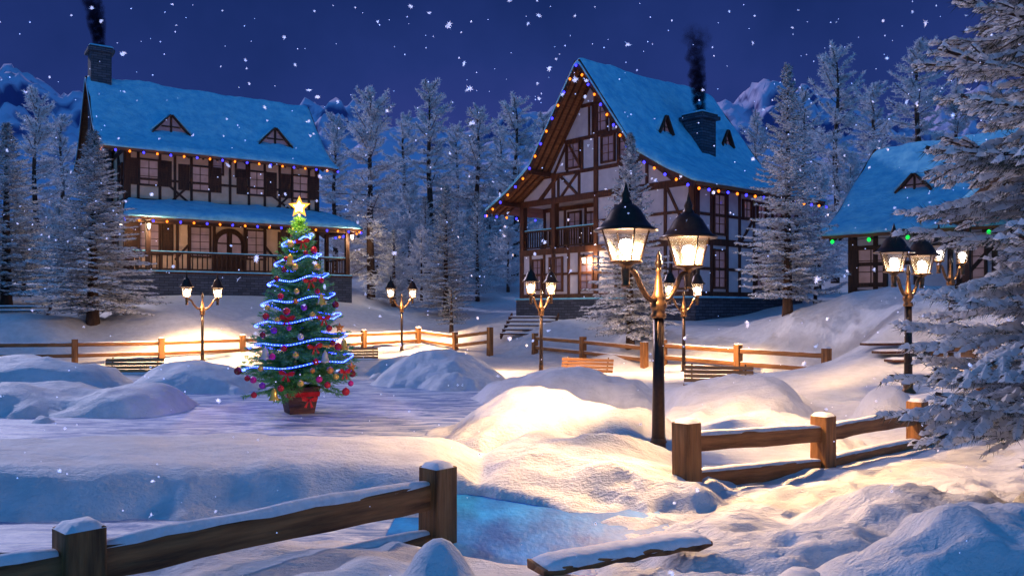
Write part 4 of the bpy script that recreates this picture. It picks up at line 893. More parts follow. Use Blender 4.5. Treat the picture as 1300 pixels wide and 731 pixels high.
# ------------------------------------------------------------------ street lamps
def make_lamp(q=1.0, pq=1.0):
    root = empty('street_lamp'); 
    mb = MB()
    mb.lathe([(.0,0),(.155*pq,0),(.16*pq,.03),(.13*pq,.06),(.10*pq,.1),(.10*pq,.2),(.115*pq,.22),(.10*pq,.24),(.095*pq,.27)], (0,0,-.02), 20); mb.build('base', M['copper'], root)
    mb = MB(); fl = lambda k, z: .93 if k % 2 else 1.0
    mb.lathe([(.092*pq,.22),(.088*pq,.3),(.078*pq,.9),(.074*pq,1.86),(.0,1.87)], (0,0,0), 24, squash=fl); mb.build('pole', M['pole'], root)
    mb = MB(); mb.lathe([(.0,1.83),(.098,1.84),(.105,1.88),(.085,1.91),(.09,1.95),(.11,1.98),(.11,2.04),(.085,2.07),(.095,2.1),(.09,2.13),(.06,2.2),(.045,2.34),(.025,2.44),(.04,2.47),(.02,2.52),(.0,2.56)], (0,0,0), 20); mb.build('collar', M['copper'], root)
    mb = MB(); mb.lathe([(.03,2.5),(.05,2.55),(.045,2.6),(.03,2.62),(.035,2.66),(.001,2.74)], (0,0,0), 12); mb.build('finial', M['pole'], root)
    for sgn in (-1, 1):
        mb = MB(); pts = []
        for i in range(19):
            t = i/18; x = .05+.68*t; z = 2.12+.30*(3*t*t-2*t*t*t)-.11*math.sin(PI*min(1, t*1.5))*(1-t) + (.06*math.sin(PI*max(0,(t-.55)/.45)))
            pts.append((sgn*x, 0, z))
        mb.tube(pts, [.036]*14+[.034]*5, 10); arm = mb.build('arm', M['copper'], root)
        # lantern
        lx = sgn*.73; zb_ = 2.36
        mb = MB()
        mb.lathe([(.0,-.12),(.055,-.12),(.06,-.09),(.045,-.07),(.05,.0),(.06,.08),(.05,.12),(.11*q,.165),(.205*q,.18),(.21*q,.2),(.19*q,.215),(.0,.215)], (lx,0,zb_), 20)
        lan = mb.build('lantern', M['copper'], root)
        mb = MB(); zt = zb_+.60
        mb.lathe([(.0,0),(.30*q,-.005),(.40*q,-.02),(.405*q,.0),(.33*q,.04),(.265*q,.12),(.2*q,.235),(.13*q,.31),(.085*q,.325),(.075*q,.36),(.05*q,.40),(.06*q,.43),(.035*q,.5),(.012*q,.58),(.001,.62)], (lx,0,zt), 28); mb.build('lantern_roof', M['pole'], lan)
        for k in range(4):
            mb = MB(); a = PI/4+k*PI/2+.2; mb.beam((lx+.19*q*math.cos(a),.19*q*math.sin(a),zb_+.2),(lx+.315*q*math.cos(a),.315*q*math.sin(a),zt), .018, .018); mb.build('rib', M['pole'], lan)
        mb = MB(); mb.lathe([(.17*q,.21),(.29*q,.595)], (lx,0,zb_), 4, smooth=False, off=PI/4+.2); mb.build('glass', M['glass'], lan)
        mb = MB(); mb.lathe([(.001,.21),(.025,.22),(.03,.29),(.065,.33),(.09,.40),(.065,.47),(.001,.49)], (lx,0,zb_), 14); mb.build('bulb', M['bulb'], lan)
        l = bpy.data.lights.new('lamp_light','POINT'); l.energy = 1; l.color = (1,.60,.27); l.shadow_soft_size = .115
        lo = bpy.data.objects.new('lamp_light', l); C.objects.link(lo); lo.parent = lan; lo.location = (lx,0,zb_+.4)
        l = bpy.data.lights.new('lamp_downlight','SPOT'); l.energy = 1; l.color = (1,.60,.27); l.shadow_soft_size = .115; l.spot_size = R(150); l.spot_blend = .75
        lo = bpy.data.objects.new('lamp_downlight', l); C.objects.link(lo); lo.parent = lan; lo.location = (lx,0,zb_+.4)
    return root
lamp0 = make_lamp(); lamp1 = make_lamp(.68, .72)
LH = 3.56
lamps = [(836,578,10.3,46,9500,'tall double street lamp in the foreground, nearest and largest of the lamps'),
 (687,473,25.0,61,10000,'double street lamp on lit snow left of the foreground lamp, before the gabled house'),
 (868,472,24.4,40,8500,'double street lamp standing just right of and behind the foreground lamp'),
 (257,462,31.0,58,16500,'double street lamp in front of the stone base of the beige house'),
 (510,446,36.6,53,15000,'double street lamp between the two houses beside the fence corner'),
 (1153,498,16.6,43,5000,'double street lamp at the right, before the cabin and beside the near fir'),
 (1207,456,19.5,40,500,'double street lamp mostly hidden behind the near fir')]
for i, (px, py, d, rot, en, lab) in enumerate(lamps):
    o = lamp0 if i == 0 else lamp1 if i == 1 else copy_tree(lamp0 if i == 5 else lamp1)
    x = gx(px, d); z = EYE+(HZ-py)/F*d; g_ = gz(x, d); z = g_-.01 
    hpx = {0:340,1:138,2:135,3:113,4:95,5:211,6:170}[i]; s = (hpx/F*d)/LH
    o.location = (x, d, z); o.rotation_euler.z = R(rot); o.scale = (s, s, s); tag(o, lab, 'street lamp', 'double street lamps around the square')
    for lan in o.children:
        for ch in lan.children:
            if ch.type == 'LIGHT':
                ch.data = ch.data.copy()
                if ch.data.type == 'SPOT': ch.data.spot_size = R(158 if i == 0 else 118 if i in (2,5) else 132); ch.data.spot_blend = .9
                ch.data.energy = en/2*(.06 if ch.data.type == 'POINT' else 1.0)
    print('lamp', i, x, d, z, 'ground', g_, 'scale', s)
# ------------------------------------------------------------------ fences
def wood_bar(mb, p, q, w, h, seed, seg=8, amp=.012):
    p, q = Vector(p), Vector(q); d = (q-p).normalized(); sd = d.cross(Vector((0,0,1))).normalized(); u = sd.cross(d); rs = random.Random(seed)
    rows = []
    for i in range(seg+1):
        c = p.lerp(q, i/seg); a = [rs.uniform(-amp, amp) for _ in range(8)]
        rows.append([c+sd*(sx*w/2+a[k*2])+u*(sz*h/2+a[k*2+1]) for k, (sx, sz) in enumerate(((-1,-1),(1,-1),(1,1),(-1,1)))])
    vs = [v for r in rows for v in r]; fs = [(0,1,2,3), tuple(len(vs)-4+k for k in (3,2,1,0))]
    for i in range(seg):
        for k in range(4): fs.append((i*4+k, i*4+4+k, i*4+4+(k+1)%4, i*4+(k+1)%4))
    mb.add(vs, fs)
def snow_strip(mb, p, q, w, th, seed, seg=14):
    p, q = Vector(p), Vector(q); d = (q-p).normalized(); sd = d.cross(Vector((0,0,1))).normalized(); rs = random.Random(seed); rows = []; cs = [(-1.08,-.25),(-1.02,.3),(-.7,.85),(0,1.05),(.7,.85),(1.02,.3),(1.08,-.25)]
    prev = 1
    for i in range(seg+1):
        c = p.lerp(q, i/seg); e = min(1, .35+min(i, seg-i)*.5); prev = prev*.6+rs.uniform(.45,1.25)*.4; a = prev*e
        rows.append([c+sd*(x*w/2*(1+rs.uniform(-.04,.05)))+Vector((0,0,z*th*(a if z > 0 else 1+rs.uniform(-.5,1.5)*.6))) for x, z in cs])
    n = len(cs); vs = [v for r in rows for v in r]; fs = []
    for i in range(seg):
        for k in range(n-1): fs.append((i*n+k, i*n+k+1, (i+1)*n+k+1, (i+1)*n+k))
    fs.append(tuple(range(n))[::-1]); fs.append(tuple(seg*n+k for k in range(n))); mb.add(vs, fs, 0, True)
def fence(pts, label, ht=.66, rh=(.44,.07), pw=.2, rhh=.16, rw=.09, snow=.035, group='snowy wooden fences around the square', near=True, over=(0,0)):
    """pts: (x,y,zbase) of posts"""
    root = empty('wooden_fence', (pts[0][0], pts[0][1], pts[0][2])); tag(root, label, 'fence', group); O = Vector(pts[0])
    for i, (x, y, z) in enumerate(pts):
        p = Vector((x,y,z))-O; nxt = pts[min(i+1,len(pts)-1)]; prv = pts[max(i-1,0)]; a = math.atan2(nxt[1]-prv[1], nxt[0]-prv[0])
        tl = random.uniform(-.02,.02)
        mb = MB(); rot = Matrix.Rotation(a, 3, 'Z') @ Matrix.Rotation(tl, 3, 'X')
        mb.box(p+Vector((0,0,ht/2-.25)), (pw, pw, ht+.5), rot=rot, taper=.96)
        po = mb.build('post', M['fence_post'], root, bevel=.012 if near else .006)
        sm = MB(); rs = random.Random(i*7+int(x*100))
        q = [[(-1,-1),(1,-1),(1,1),(-1,1)]]
        N_ = 5; vs = []
        for j in range(N_+1):
            for k in range(N_+1):
                u, v = k/N_*2-1, j/N_*2-1; e = max(abs(u), abs(v)); hz = (1-e**4)*min(snow,.035)*.7+ .006+ (rs.uniform(0,.008) if e < 1 else 0)
                vs.append(p+rot @ Vector((u*pw*.5, v*pw*.5, 0))+Vector((0,0,ht+hz-(.012 if e == 1 else 0))))
        sm.add(vs, [(j*(N_+1)+k, j*(N_+1)+k+1, (j+1)*(N_+1)+k+1, (j+1)*(N_+1)+k) for j in range(N_) for k in range(N_)], 0, True); sm.build('snow_cap', M['capsnow'], po)
    for i in range(len(pts)-1):
        A, B = Vector(pts[i])-O, Vector(pts[i+1])-O; d = (B-A).normalized()
        for k, r_ in enumerate(rh):
            a = A+Vector((0,0,r_))+d*pw*.35; b = B+Vector((0,0,r_))-d*pw*.35
            mb = MB(); wood_bar(mb, a, b, rw, rhh, i*5+k, amp=.009 if near else .004); ra = mb.build('rail', M['fence'], root, bevel=.01 if near else 0)
            Mx = Matrix.Translation(a) @ (b-a).to_track_quat('X','Z').to_matrix().to_4x4(); ra.data.transform(Mx.inverted()); ra.matrix_local = Mx
            sm = MB(); snow_strip(sm, a+Vector((0,0,rhh/2+.004))+d*pw*.2, b+Vector((0,0,rhh/2+.004))-d*pw*.2, rw, snow, i*9+k); sn_ = sm.build('snow', M['capsnow'], ra); sn_.matrix_parent_inverse = Mx.inverted()
    return root
fence([(-4.2,2.5,.0),(-2.33,4.5,-.02),(-.57,6.4,-.05)], 'dark wooden fence in the left foreground with snow on its rails', ht=.655, pw=.22, rhh=.19, snow=.05)
fence([(1.72,8.2,0),(3.54,9.5,-.1),(5.34,11.0,-.1),(7.1,12.5,.0),(8.9,14,.1)], 'brown wooden fence in the right foreground, running from the large lamp behind the near fir', ht=.7, rh=(.49,.12), pw=.215, rhh=.165, snow=.035)
def gpt(px, d, dz=0, dx=0):
    x = gx(px, d); return (x, d, gz(x, d)+dz)
def zpt(px, py, d): p = at(px, py, d); return (p.x, p.y, p.z)
FA = dict(ht=.82, rh=(.62,.24), pw=.2, rhh=.13, snow=.03, near=False)
fence([zpt(-150,463,27), zpt(-20,462,28), zpt(95,460,29.2), zpt(205,457,30.9), zpt(308,452,32.6), zpt(390,448,34.3), zpt(462,443,36.2), zpt(531,439,38.0)], 'long wooden fence behind the christmas tree, left side of the square', **FA)
fence([zpt(531,438,38.3), zpt(578,446,35.5), zpt(622,441,33.5)], 'short dark wooden fence by the small lit fir, at the bend of the fence', **FA)
fence([zpt(679,449,33), zpt(740,456,30), zpt(818,466,27.2)], 'honey coloured wooden fence before the white house, left of the foreground lamp', **FA)
fence([zpt(842,463,27), zpt(937,472,24.8), zpt(1049,481,22.2)], 'honey coloured wooden fence before the white house, right of the foreground lamp', **FA)
fence([zpt(1190,478,19.5), zpt(1290,478,18), zpt(1420,480,16.5)], 'wooden fence half hidden by the near fir at the right', **FA)
# ------------------------------------------------------------------ benches
M['bench'] = mat('bench_slats', (.30,.12,.04), (.55,.26,.10), rough=.5, scale=8, stretch=(.14,1.6,1.6), bump=.6, bscale=16, bdist=.01)
def make_bench():
    root = empty('bench')
    mb = MB()
    for k in range(4): mb.box((0, -.18+.11*k, .44), (1.6, .09, .035))
    mb.build('seat', M['bench'], root, bevel=.006)
    mb = MB()
    rot = Matrix.Rotation(-.25, 3, 'X')
    for k in range(4): mb.box((0, .27+.025*k, .52+.10*k), (1.6, .03, .085), rot=rot)
    mb.build('backrest', M['bench'], root, bevel=.006)
    for sx in (-.62, .62):
        mb = MB(); mb.tube([(sx,-.26,0),(sx,-.18,.42),(sx,.2,.42),(sx,.28,.5),(sx,.4,.9)], .022, 6); mb.tube([(sx,.3,0),(sx,.18,.42)], .02, 6); mb.build('leg', M['pole'], root)
    mb = MB(); snow_strip(mb, (-.78,-.02,.46), (.78,-.02,.46), .34, .04, 3); mb.build('snow', M['capsnow'], root)
    return root
b0 = make_bench()
for i, (px, ty, d, rot, lab) in enumerate([(166,456,23.5,6,'slatted wooden bench at the left before the long fence'),(740,456,23.8,-28,'slatted wooden bench just left of the foreground lamp, before the honey coloured fence'),(912,469,19.5,-14,'slatted wooden bench on the lit snow right of the foreground lamp'),(452,442,30,12,'slatted wooden bench half hidden right of the christmas tree'),(1290,484,12.9,-35,'slatted wooden bench behind the branches of the near fir')]):
    o = b0 if i == 0 else copy_tree(b0); z = EYE+(HZ-ty)/F*d-.9; o.location = (gx(px, d), d, max(z, gz(gx(px,d), d)-.45)); o.rotation_euler.z = R(rot); tag(o, lab, 'bench', 'wooden benches around the square')
# steps half buried
def steps(px, py, d, rot, n, w, label):
    p = at(px, py, d); p.z = gz(p.x, p.y)-.02; root = empty('wooden_steps', p, R(rot)); tag(root, label, 'steps', 'half buried wooden steps')
    for k in range(n):
        mb = MB(); mb.box((0, k*.42, k*.17), (w, .34, .06)); t = mb.build('tread', M['timber_red'], root, bevel=.01)
        s_ = MB(); snow_strip(s_, (-w/2+.03, k*.42, k*.17+.034), (w/2-.1, k*.42, k*.17+.034), .3, .05, k); s_.build('snow', M['capsnow'], t)
    for sx in ((-w/2+.05, w/2-.05) if n > 3 else ()):
        mb = MB(); mb.beam((sx,-.2,-.14),(sx,n*.42,n*.17-.05), .06, .16); mb.build('stringer', M['timber_red'], root)
steps(668,427,35,-12,5,2.2,'half buried wooden steps leading up to the white gabled house'); steps(20,411,34,20,4,2.2,'half buried wooden steps at the left edge of the photo'); steps(1168,470,19.3,15,3,1.7,'half buried wooden steps before the cabin, behind the right lamp')
# fallen planks
def plank(a, b, w, label, seed):
    a, b = Vector(a), Vector(b); root = empty('plank', a); tag(root, label, 'plank', 'fallen planks in the foreground snow')
    mb = MB(); wood_bar(mb, (0,0,0), b-a, w, .05, seed, 10, .012); mb.build('board', M['fence'], root, bevel=.006)
    mb = MB(); snow_strip(mb, Vector((0,0,.024))+(b-a)*.02, (b-a)*.98+Vector((0,0,.024)), w*1.0, .045, seed, 24); mb.build('snow', M['capsnow'], root)
pa = Vector((.14,4.95,gz(.14,4.95)+.05)); pb_ = Vector((1.27,5.55,gz(1.27,5.55)+.10))
plank(pa, pb_, .2, 'snow covered broken plank lying in the foreground snow, bottom centre', 3)
plank((1.45,4.55,gz(1.45,4.55)+.0), (1.76,5.0,gz(1.76,5.0)+.07), .18, 'end of a second plank at the bottom edge of the photo', 5)
# ------------------------------------------------------------------ christmas tree
XD = 14.6; XX0 = gx(380, XD); 
def xmas():
    rs = np.random.default_rng(99); root = empty('christmas_tree', (XX0, XD, 0))
    mb = MB(); mb.lathe([(.0,0),(.30,0),(.40,.42),(.42,.43),(.42,.47),(.38,.47),(.36,.42),(.0,.40)], (0,0,.0), 4, smooth=False, off=PI/4+.5); po = mb.build('planter', M['pot'], root, bevel=.01)
    mb = MB()
    for z in (.13, .29):
        mb.lathe([(.0,z),( .36+z*.2,z),(.36+z*.2,z+.02),(.0,z+.02)], (0,0,0), 4, smooth=False, off=PI/4+.5)
    mb = MB(); mb.lathe([(.378,.30),(.398,.30),(.412,.38),(.392,.38)], (0,0,0), 4, smooth=False, off=PI/4+.5); mb.build('ribbon', M['ribbon'], po)
    mb = MB(); mb.tube([(0,0,.35),(0,0,1.5),(0,0,3.25)], [.06,.045,.01], 8); mb.build('trunk', M['bark'], root)
    H0, H1_ = .52, 3.32; segs = []
    nb = 430
    for i in range(nb):
        t = ((i+rs.random())/nb)**1.12; z = H0+(H1_-H0)*t
        L = (1.0*(1-t)**.8+.07)*(.8+.26*rs.random())
        segs += branch_segments((0,0,z+.05), i*2.39996+rs.normal()*.2, -.1+.75*t**1.5+rs.normal()*.25, L, rs, 5, max(4,int(9*(1-t*.5))), .33, .2, sub=1, ang=.8, curl=.35)
    P = np.array([s[0] for s in segs]); Q = np.array([s[1] for s in segs])
    V, Fc, mi = twig_arrays(P, Q, 105, .06, .006, .5, fwd=1.0, rs=rs); npmesh('crown', V, Fc, [M['xneedle'], M['xneedle2']], mi, False, root)
    return root
xt = xmas(); tag(xt, 'decorated green christmas tree in a wooden planter on the ice', 'christmas tree')
def cone_r(z): 
    t = (z-.52)/2.8; return max(.05, 1.0*(1-min(max(t,0),1))**.8+.07)
# star
def star_mesh(ro, ri, th, name, m, parent=None, n=5):
    mb = MB(); vs = [(0,-th,0),(0,th,0)]
    for k in range(2*n):
        a = PI/2+k*PI/n; r_ = ro if k % 2 == 0 else ri; vs.append((r_*math.cos(a), 0, r_*math.sin(a)))
    fs = []
    for k in range(2*n): fs += [(0, 2+k, 2+(k+1)%(2*n)), (1, 2+(k+1)%(2*n), 2+k)]
    mb.add(vs, fs); return mb.build(name, m, parent)
sp = at(380, 263, XD); st = empty('star', sp); star_mesh(.2, .09, .05, 'star_body', M['star'], st); star_mesh(.155,.075,.075,'star_core',M['star_core'],st)
mb = MB(); mb.tube([(0,0,-.12),(0,0,3.28-sp.z)], .018, 8); mb.build('stem', M['o_cream'], st)
tag(st, 'glowing yellow star on top of the christmas tree', 'star')
l = bpy.data.lights.new('star_light','POINT'); l.energy = 60; l.color = (1,.6,.22); l.shadow_soft_size = .2; lo = bpy.data.objects.new('star_light', l); C.objects.link(lo); lo.parent = st; lo.location = (0,-.3,0)
# garland
gpts = []; turns = 7
for i in range(700):
    t = i/699; z = .70+(3.2-.70)*t**.95; r_ = cone_r(z)*.93+.02; a = 2*PI*turns*t+2.2; r_ += .03*math.sin(a*9)
    gpts.append((r_*math.cos(a), r_*math.sin(a), z+.03*math.sin(a*5)))
gr_ = empty('light_garland', (XX0, XD, 0)); tag(gr_, 'blue glowing light rope wound around the christmas tree', 'garland')
mb = MB(); mb.tube(gpts, .0075, 5); mb.build('rope', M['garland'], gr_)
mb = MB()
for i in range(0, 700):
    x, y, z = gpts[i]; k = .0105; vs = [(x+k,y,z),(x-k,y,z),(x,y+k,z),(x,y-k,z),(x,y,z+k),(x,y,z-k)]; mb.add(vs, [(0,2,4),(2,1,4),(1,3,4),(3,0,4),(2,0,5),(1,2,5),(3,1,5),(0,3,5)])
o = mb.build('led', M['garland_core'], gr_); o['kind'] = 'stuff'
# ornaments: placed on the camera side where the photo shows them, and some around the back
def ornpos(zx, zy, out=1.02):
    px = 280+zx/2.359; py = 230+zy/2.358; z = EYE+(HZ-py)/F*(XD-.5); x = gx(px, XD-.5)-XX0; r_ = cone_r(z)*out
    if abs(x) > r_*.97: y = -.08
    else: y = -math.sqrt(r_*r_-x*x)
    for _ in range(3):
        d = XD+y; z = EYE+(HZ-py)/F*d; x = gx(px, d)-XX0; r_ = cone_r(z)*out; y = -math.sqrt(r_*r_-x*x) if abs(x) < r_*.98 else -.08
    return Vector((XX0+x, XD+y, z))
ball_me = {}
def ball(p, col, s, label):
    if col not in ball_me:
        mb = MB(); prof = [(math.sin(a*PI/12)+1e-4, -math.cos(a*PI/12)) for a in range(13)]; mb.lathe(prof, (0,0,0), 18)
        mb.lathe([(.2,.95),(.2,1.14),(.0,1.16)], (0,0,0), 10); o = mb.build('bauble', M['o_'+col]); ball_me[col] = o.data
    else: o = bpy.data.objects.new('bauble', ball_me[col]); C.objects.link(o)
    s *= 1.2; o.location = p; o.scale = (s,s,s); tag(o, label, 'bauble', 'baubles on the christmas tree')
bell_me = {}
def bell(p, col, s, label):
    if col not in bell_me:
        mb = MB(); mb.lathe([(.0,1.0),(.12,1.02),(.15,.9),(.38,.8),(.5,.4),(.58,-.1),(.75,-.5),(.95,-.75),(.9,-.8),(.6,-.6),(.0,-.5)], (0,0,0), 18); mb.lathe([(.001,-1.05),(.16,-.95),(.2,-.82),(.001,-.5)], (0,0,0), 10)
        mb.tube([(0,0,1),(0,.08,1.12),(0,0,1.22),(0,-.08,1.12),(0,0,1)], .04, 5); o = mb.build('bell', M['o_'+col]); bell_me[col] = o.data
    else: o = bpy.data.objects.new('bell', bell_me[col]); C.objects.link(o)
    o.location = p; s *= 1.2; o.scale = (s,s,s*1.1); tag(o, label, 'bell', 'bells on the christmas tree')
bow_me = []
def bow(p, s, label, group='red bows on the christmas tree'):
    if not bow_me:
        mb = MB()
        for sx in (-1, 1):
            N_ = 12; vs = []
            for i in range(N_+1):      # a loop of ribbon
                a = i/N_*2*PI; r_ = .5*(1-math.cos(a)); x = sx*(r_*1.0+.02); z = math.sin(a)*.42*(.4+.6*r_)+r_*.25; 
                vs += [(x, -.2-.08*math.sin(a), z), (x, .14, z)]
            mb.add(vs, [(2*i, 2*i+1, 2*i+3, 2*i+2) for i in range(N_)], 0, True)
            mb.add([(sx*.02,-.12,0),(sx*.16,-.12,-.06),(sx*.62,-.18,-.95),(sx*.42,-.18,-.8),(sx*.28,-.18,-1.0)], [(0,1,2,3,4)])
            # filled cheek so the loop reads as cloth
            mb.add([(0,-.1,0),(sx*.3,-.2,.3),(sx*.75,-.2,.52),(sx*1.0,-.16,.3),(sx*.85,-.2,-.12),(sx*.35,-.2,-.12)], [(0,1,2,3,4,5)])
        mb.lathe([(.001,-.16),(.12,-.12),(.16,0),(.12,.12),(.001,.16)], (0,-.2,.02), 10)
        o = mb.build('bow', M['ribbon']); bow_me.append(o.data)
    else: o = bpy.data.objects.new('bow', bow_me[0]); C.objects.link(o)
    d = p-Vector((XX0,XD,p.z)); o.location = p; o.rotation_euler = (0,random.uniform(-.15,.15), math.atan2(d.y, d.x)+PI/2 if d.length > .02 else 0); o.scale = (s,s,s); tag(o, label, 'bow', group)
def where(zx, zy):
    v = ['top','upper part','middle','lower middle','lowest tier'][min(4, int((zy-170)/97))]; hz = (zx-235)/max(30, (zy-100)*.38)
    s = 'at the far left of' if hz < -.7 else 'left of centre in' if hz < -.2 else 'near the centre of' if hz < .25 else 'right of centre in' if hz < .75 else 'at the far right of'
    return s+' the '+v+' of the christmas tree'
for zx, zy in ((245,183),(268,300),(200,412),(308,412),(282,497),(198,578),(370,572)): bow(ornpos(zx,zy,1.08), .125, 'red ribbon bow '+where(zx,zy))
bo = at(280+265/2.359, 230+655/2.358, XD-.5); bow(bo, .14, 'large red ribbon bow on the wooden planter of the tree', 'red bows on the christmas tree')
for zx, zy, c, s in ((210,188,'gold',.05),(280,207,'red',.052),(290,257,'gold',.048),(223,257,'gold',.048),(190,265,'darkred',.04),(168,292,'darkred',.04),(250,378,'purple',.045),(198,390,'red',.052),(160,447,'purple',.045),(240,466,'cream',.045),(155,525,'magenta',.045),(352,495,'red',.052),(348,370,'darkred',.05),(295,593,'magenta',.046),(98,595,'magenta',.046),(375,630,'red',.055),(52,568,'darkred',.055),(328,566,'orange',.048),(405,572,'darkred',.05),(125,612,'purple',.045),(255,215,'darkred',.036),(228,330,'gold',.04),(180,345,'red',.045),(290,330,'red',.04),(225,360,'orange',.036),(275,400,'gold',.042),(170,415,'gold',.04),(325,440,'red',.045),(190,500,'red',.045),(225,520,'gold',.042),(285,540,'red',.045),(120,560,'gold',.042),(240,605,'gold',.045),(180,620,'red',.045),(320,610,'red',.045),(345,585,'gold',.042),(100,640,'red',.042),(205,440,'magenta',.036),(80,590,'red',.04),(275,567,'orange',.036),(335,483,'darkred',.04),(140,378,'gold',.04),(390,605,'magenta',.04),(126,460,'darkred',.042),(302,297,'red',.042),(196,232,'red',.035),(136,405,'red',.05)):
    ball(ornpos(zx,zy,1.06), c, s, {'darkred':'dark red','cream':'cream','gold':'gold'}.get(c,c)+' bauble '+where(zx,zy))
for zx, zy, c in ((208,237,'gold'),(302,355,'gold'),(160,640,'gold'),(134,517,'cream'),(313,527,'cream'),(370,490,'gold')): bell(ornpos(zx,zy,1.08), c, .078, ('gold' if c == 'gold' else 'cream')+' bell '+where(zx,zy))
for zx, zy in ((360,438),(402,552)):
    o = star_mesh(.09,.045,.025,'star_ornament',M['o_orange']); o.location = ornpos(zx,zy,1.08); tag(o, 'small orange star ornament '+where(zx,zy), 'star ornament')
# ------------------------------------------------------------------ falling snow
def flake_mesh(seed):
    rs = random.Random(seed); mb = MB(); n = 6
    for k in range(3):
        rot = Matrix.Rotation(rs.uniform(0,3),3,'X') @ Matrix.Rotation(rs.uniform(0,3),3,'Y'); vs = []
        off = Vector((rs.uniform(-.35,.35), rs.uniform(-.35,.35), rs.uniform(-.35,.35)))
        for i in range(12):
            a = i*PI/6; r_ = rs.uniform(.6,.85) if i % 2 == 0 else rs.uniform(.22,.34); vs.append(off+rot @ Vector((r_*math.cos(a), r_*math.sin(a), 0)))
        mb.add(vs+[off], [(i, (i+1)%12, 12) for i in range(12)])
    o = mb.build('snowflake', M['flake']); me = o.data; bpy.data.objects.remove(o); return me
fm = [flake_mesh(k) for k in range(5)]
rs = random.Random(4); fl = []
for i in range(900):
    px, py = rs.uniform(-40,1340), rs.uniform(-20,745)
    if rs.random() < .25: py = rs.uniform(0, 330)
    d = rs.uniform(3.2,13); s = max(1.0, min(rs.lognormvariate(.42,.6), 6.2)); p = at(px, py, d)
    if p.z < gz(p.x, p.y)+.25: continue
    fl.append((s, p, s*d/F))
fl.sort(key=lambda a: -a[0])
for i, (s, p, r_) in enumerate(fl[:290]):
    o = bpy.data.objects.new('snowflake', fm[i % 5]); C.objects.link(o); o.location = p; o.scale = (r_*rs.uniform(.7,1.1), r_, r_*rs.uniform(.7,1.4)); o.rotation_euler = (rs.uniform(0,6), rs.uniform(0,6), rs.uniform(0,6))
    tag(o, 'small white snowflake falling through the night air', 'snowflake', 'falling snowflakes')
mb = MB()
for s, p, r_ in fl[290:]:
    vs = [p+Vector(v)*r_*.6 for v in ((1,0,0),(-1,0,0),(0,1,0),(0,-1,0),(0,0,1),(0,0,-1))]; mb.add(vs, [(0,2,4),(2,1,4),(1,3,4),(3,0,4),(2,0,5),(1,2,5),(3,1,5),(0,3,5)])
o = mb.build('fine_snowfall', M['flake']); tag(o, 'fine specks of snow falling everywhere in the night air', 'falling snow', kind='stuff')
# ------------------------------------------------------------------ haze
m, nt, out = newmat('snowy_air'); v = nt.nodes.new('ShaderNodeVolumePrincipled'); v.inputs['Density'].default_value = HAZE; v.inputs['Color'].default_value = (.85,.88,1,1); v.inputs['Anisotropy'].default_value = .2
nt.links.new(v.outputs[0], out.inputs['Volume'])
if HAZE:
    mb = MB(); mb.box((0,170,70), (1100,640,190)); tag(mb.build('haze', m), 'cold haze of the snowy night air', 'haze', kind='stuff')
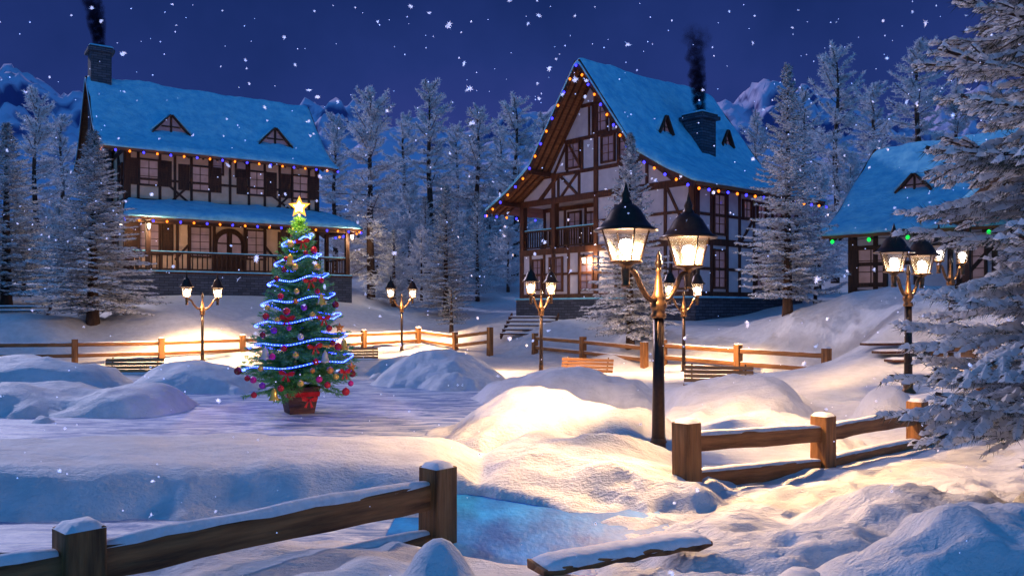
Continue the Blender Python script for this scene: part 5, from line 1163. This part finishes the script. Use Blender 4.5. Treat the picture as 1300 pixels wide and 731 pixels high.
# ------------------------------------------------------------------ world and moon
w = bpy.data.worlds.new('World'); sc.world = w; w.use_nodes = True; nt = w.node_tree; nt.nodes.clear()
out = nt.nodes.new('ShaderNodeOutputWorld'); bg = nt.nodes.new('ShaderNodeBackground'); nt.links.new(bg.outputs[0], out.inputs[0])
tc = nt.nodes.new('ShaderNodeTexCoord'); s = nt.nodes.new('ShaderNodeSeparateXYZ'); nt.links.new(tc.outputs['Generated'], s.inputs[0])
n = nt.nodes.new('ShaderNodeTexNoise'); n.inputs['Scale'].default_value = 3.0; n.inputs['Detail'].default_value = 5; n.inputs['Roughness'].default_value = .6; nt.links.new(tc.outputs['Generated'], n.inputs[0])
ad = nt.nodes.new('ShaderNodeMath'); ad.operation = 'MULTIPLY_ADD'; ad.inputs[1].default_value = .42; nt.links.new(n.outputs[0], ad.inputs[0]); nt.links.new(s.outputs[2], ad.inputs[2])
r = nt.nodes.new('ShaderNodeValToRGB'); nt.links.new(ad.outputs[0], r.inputs[0]); cr_ = r.color_ramp
cr_.elements[0].position = .17; cr_.elements[0].color = (.052,.058,.28,1); cr_.elements[1].position = .36; cr_.elements[1].color = (.030,.046,.225,1)
for pos, c in ((.46,(.017,.036,.18)),(.60,(.009,.024,.125)),(.85,(.02,.045,.19)),(1.0,(.03,.07,.24))):
    e = cr_.elements.new(pos); e.color = rgba(c)
mr = nt.nodes.new('ShaderNodeMapRange'); mr.interpolation_type = 'SMOOTHSTEP'; mr.inputs[1].default_value = .25; mr.inputs[2].default_value = -.55; nt.links.new(s.outputs[1], mr.inputs[0])
mx = nt.nodes.new('ShaderNodeMix'); mx.data_type = 'RGBA'; nt.links.new(mr.outputs[0], mx.inputs[0]); nt.links.new(r.outputs[0], mx.inputs[6]); mx.inputs[7].default_value = (.022,.205,.57,1)
nt.links.new(mx.outputs[2], bg.inputs[0]); bg.inputs[1].default_value = 1.0
w.cycles.sampling_method = 'MANUAL'; w.cycles.sample_map_resolution = 256
sun = bpy.data.lights.new('moon','SUN'); sun.energy = 1.5; sun.angle = R(1.5); sun.color = (.80,.74,1.0)
so = bpy.data.objects.new('moon', sun); C.objects.link(so)
dirv = Vector((.58,-.66,-.45))   # travel direction: from behind left towards the camera
so.rotation_euler = dirv.to_track_quat('-Z','Y').to_euler()
# ------------------------------------------------------------------ render settings
sc.view_settings.view_transform = 'Standard'; sc.view_settings.look = 'None'; sc.view_settings.exposure = 0; sc.view_settings.gamma = 1
sc.cycles.use_light_tree = True; sc.cycles.sample_clamp_indirect = 3; sc.cycles.max_bounces = 5; sc.cycles.diffuse_bounces = 3; sc.cycles.glossy_bounces = 2; sc.cycles.transparent_max_bounces = 12; sc.cycles.volume_bounces = 0
sc.cycles.caustics_reflective = False; sc.cycles.caustics_refractive = False; sc.cycles.use_denoising = True
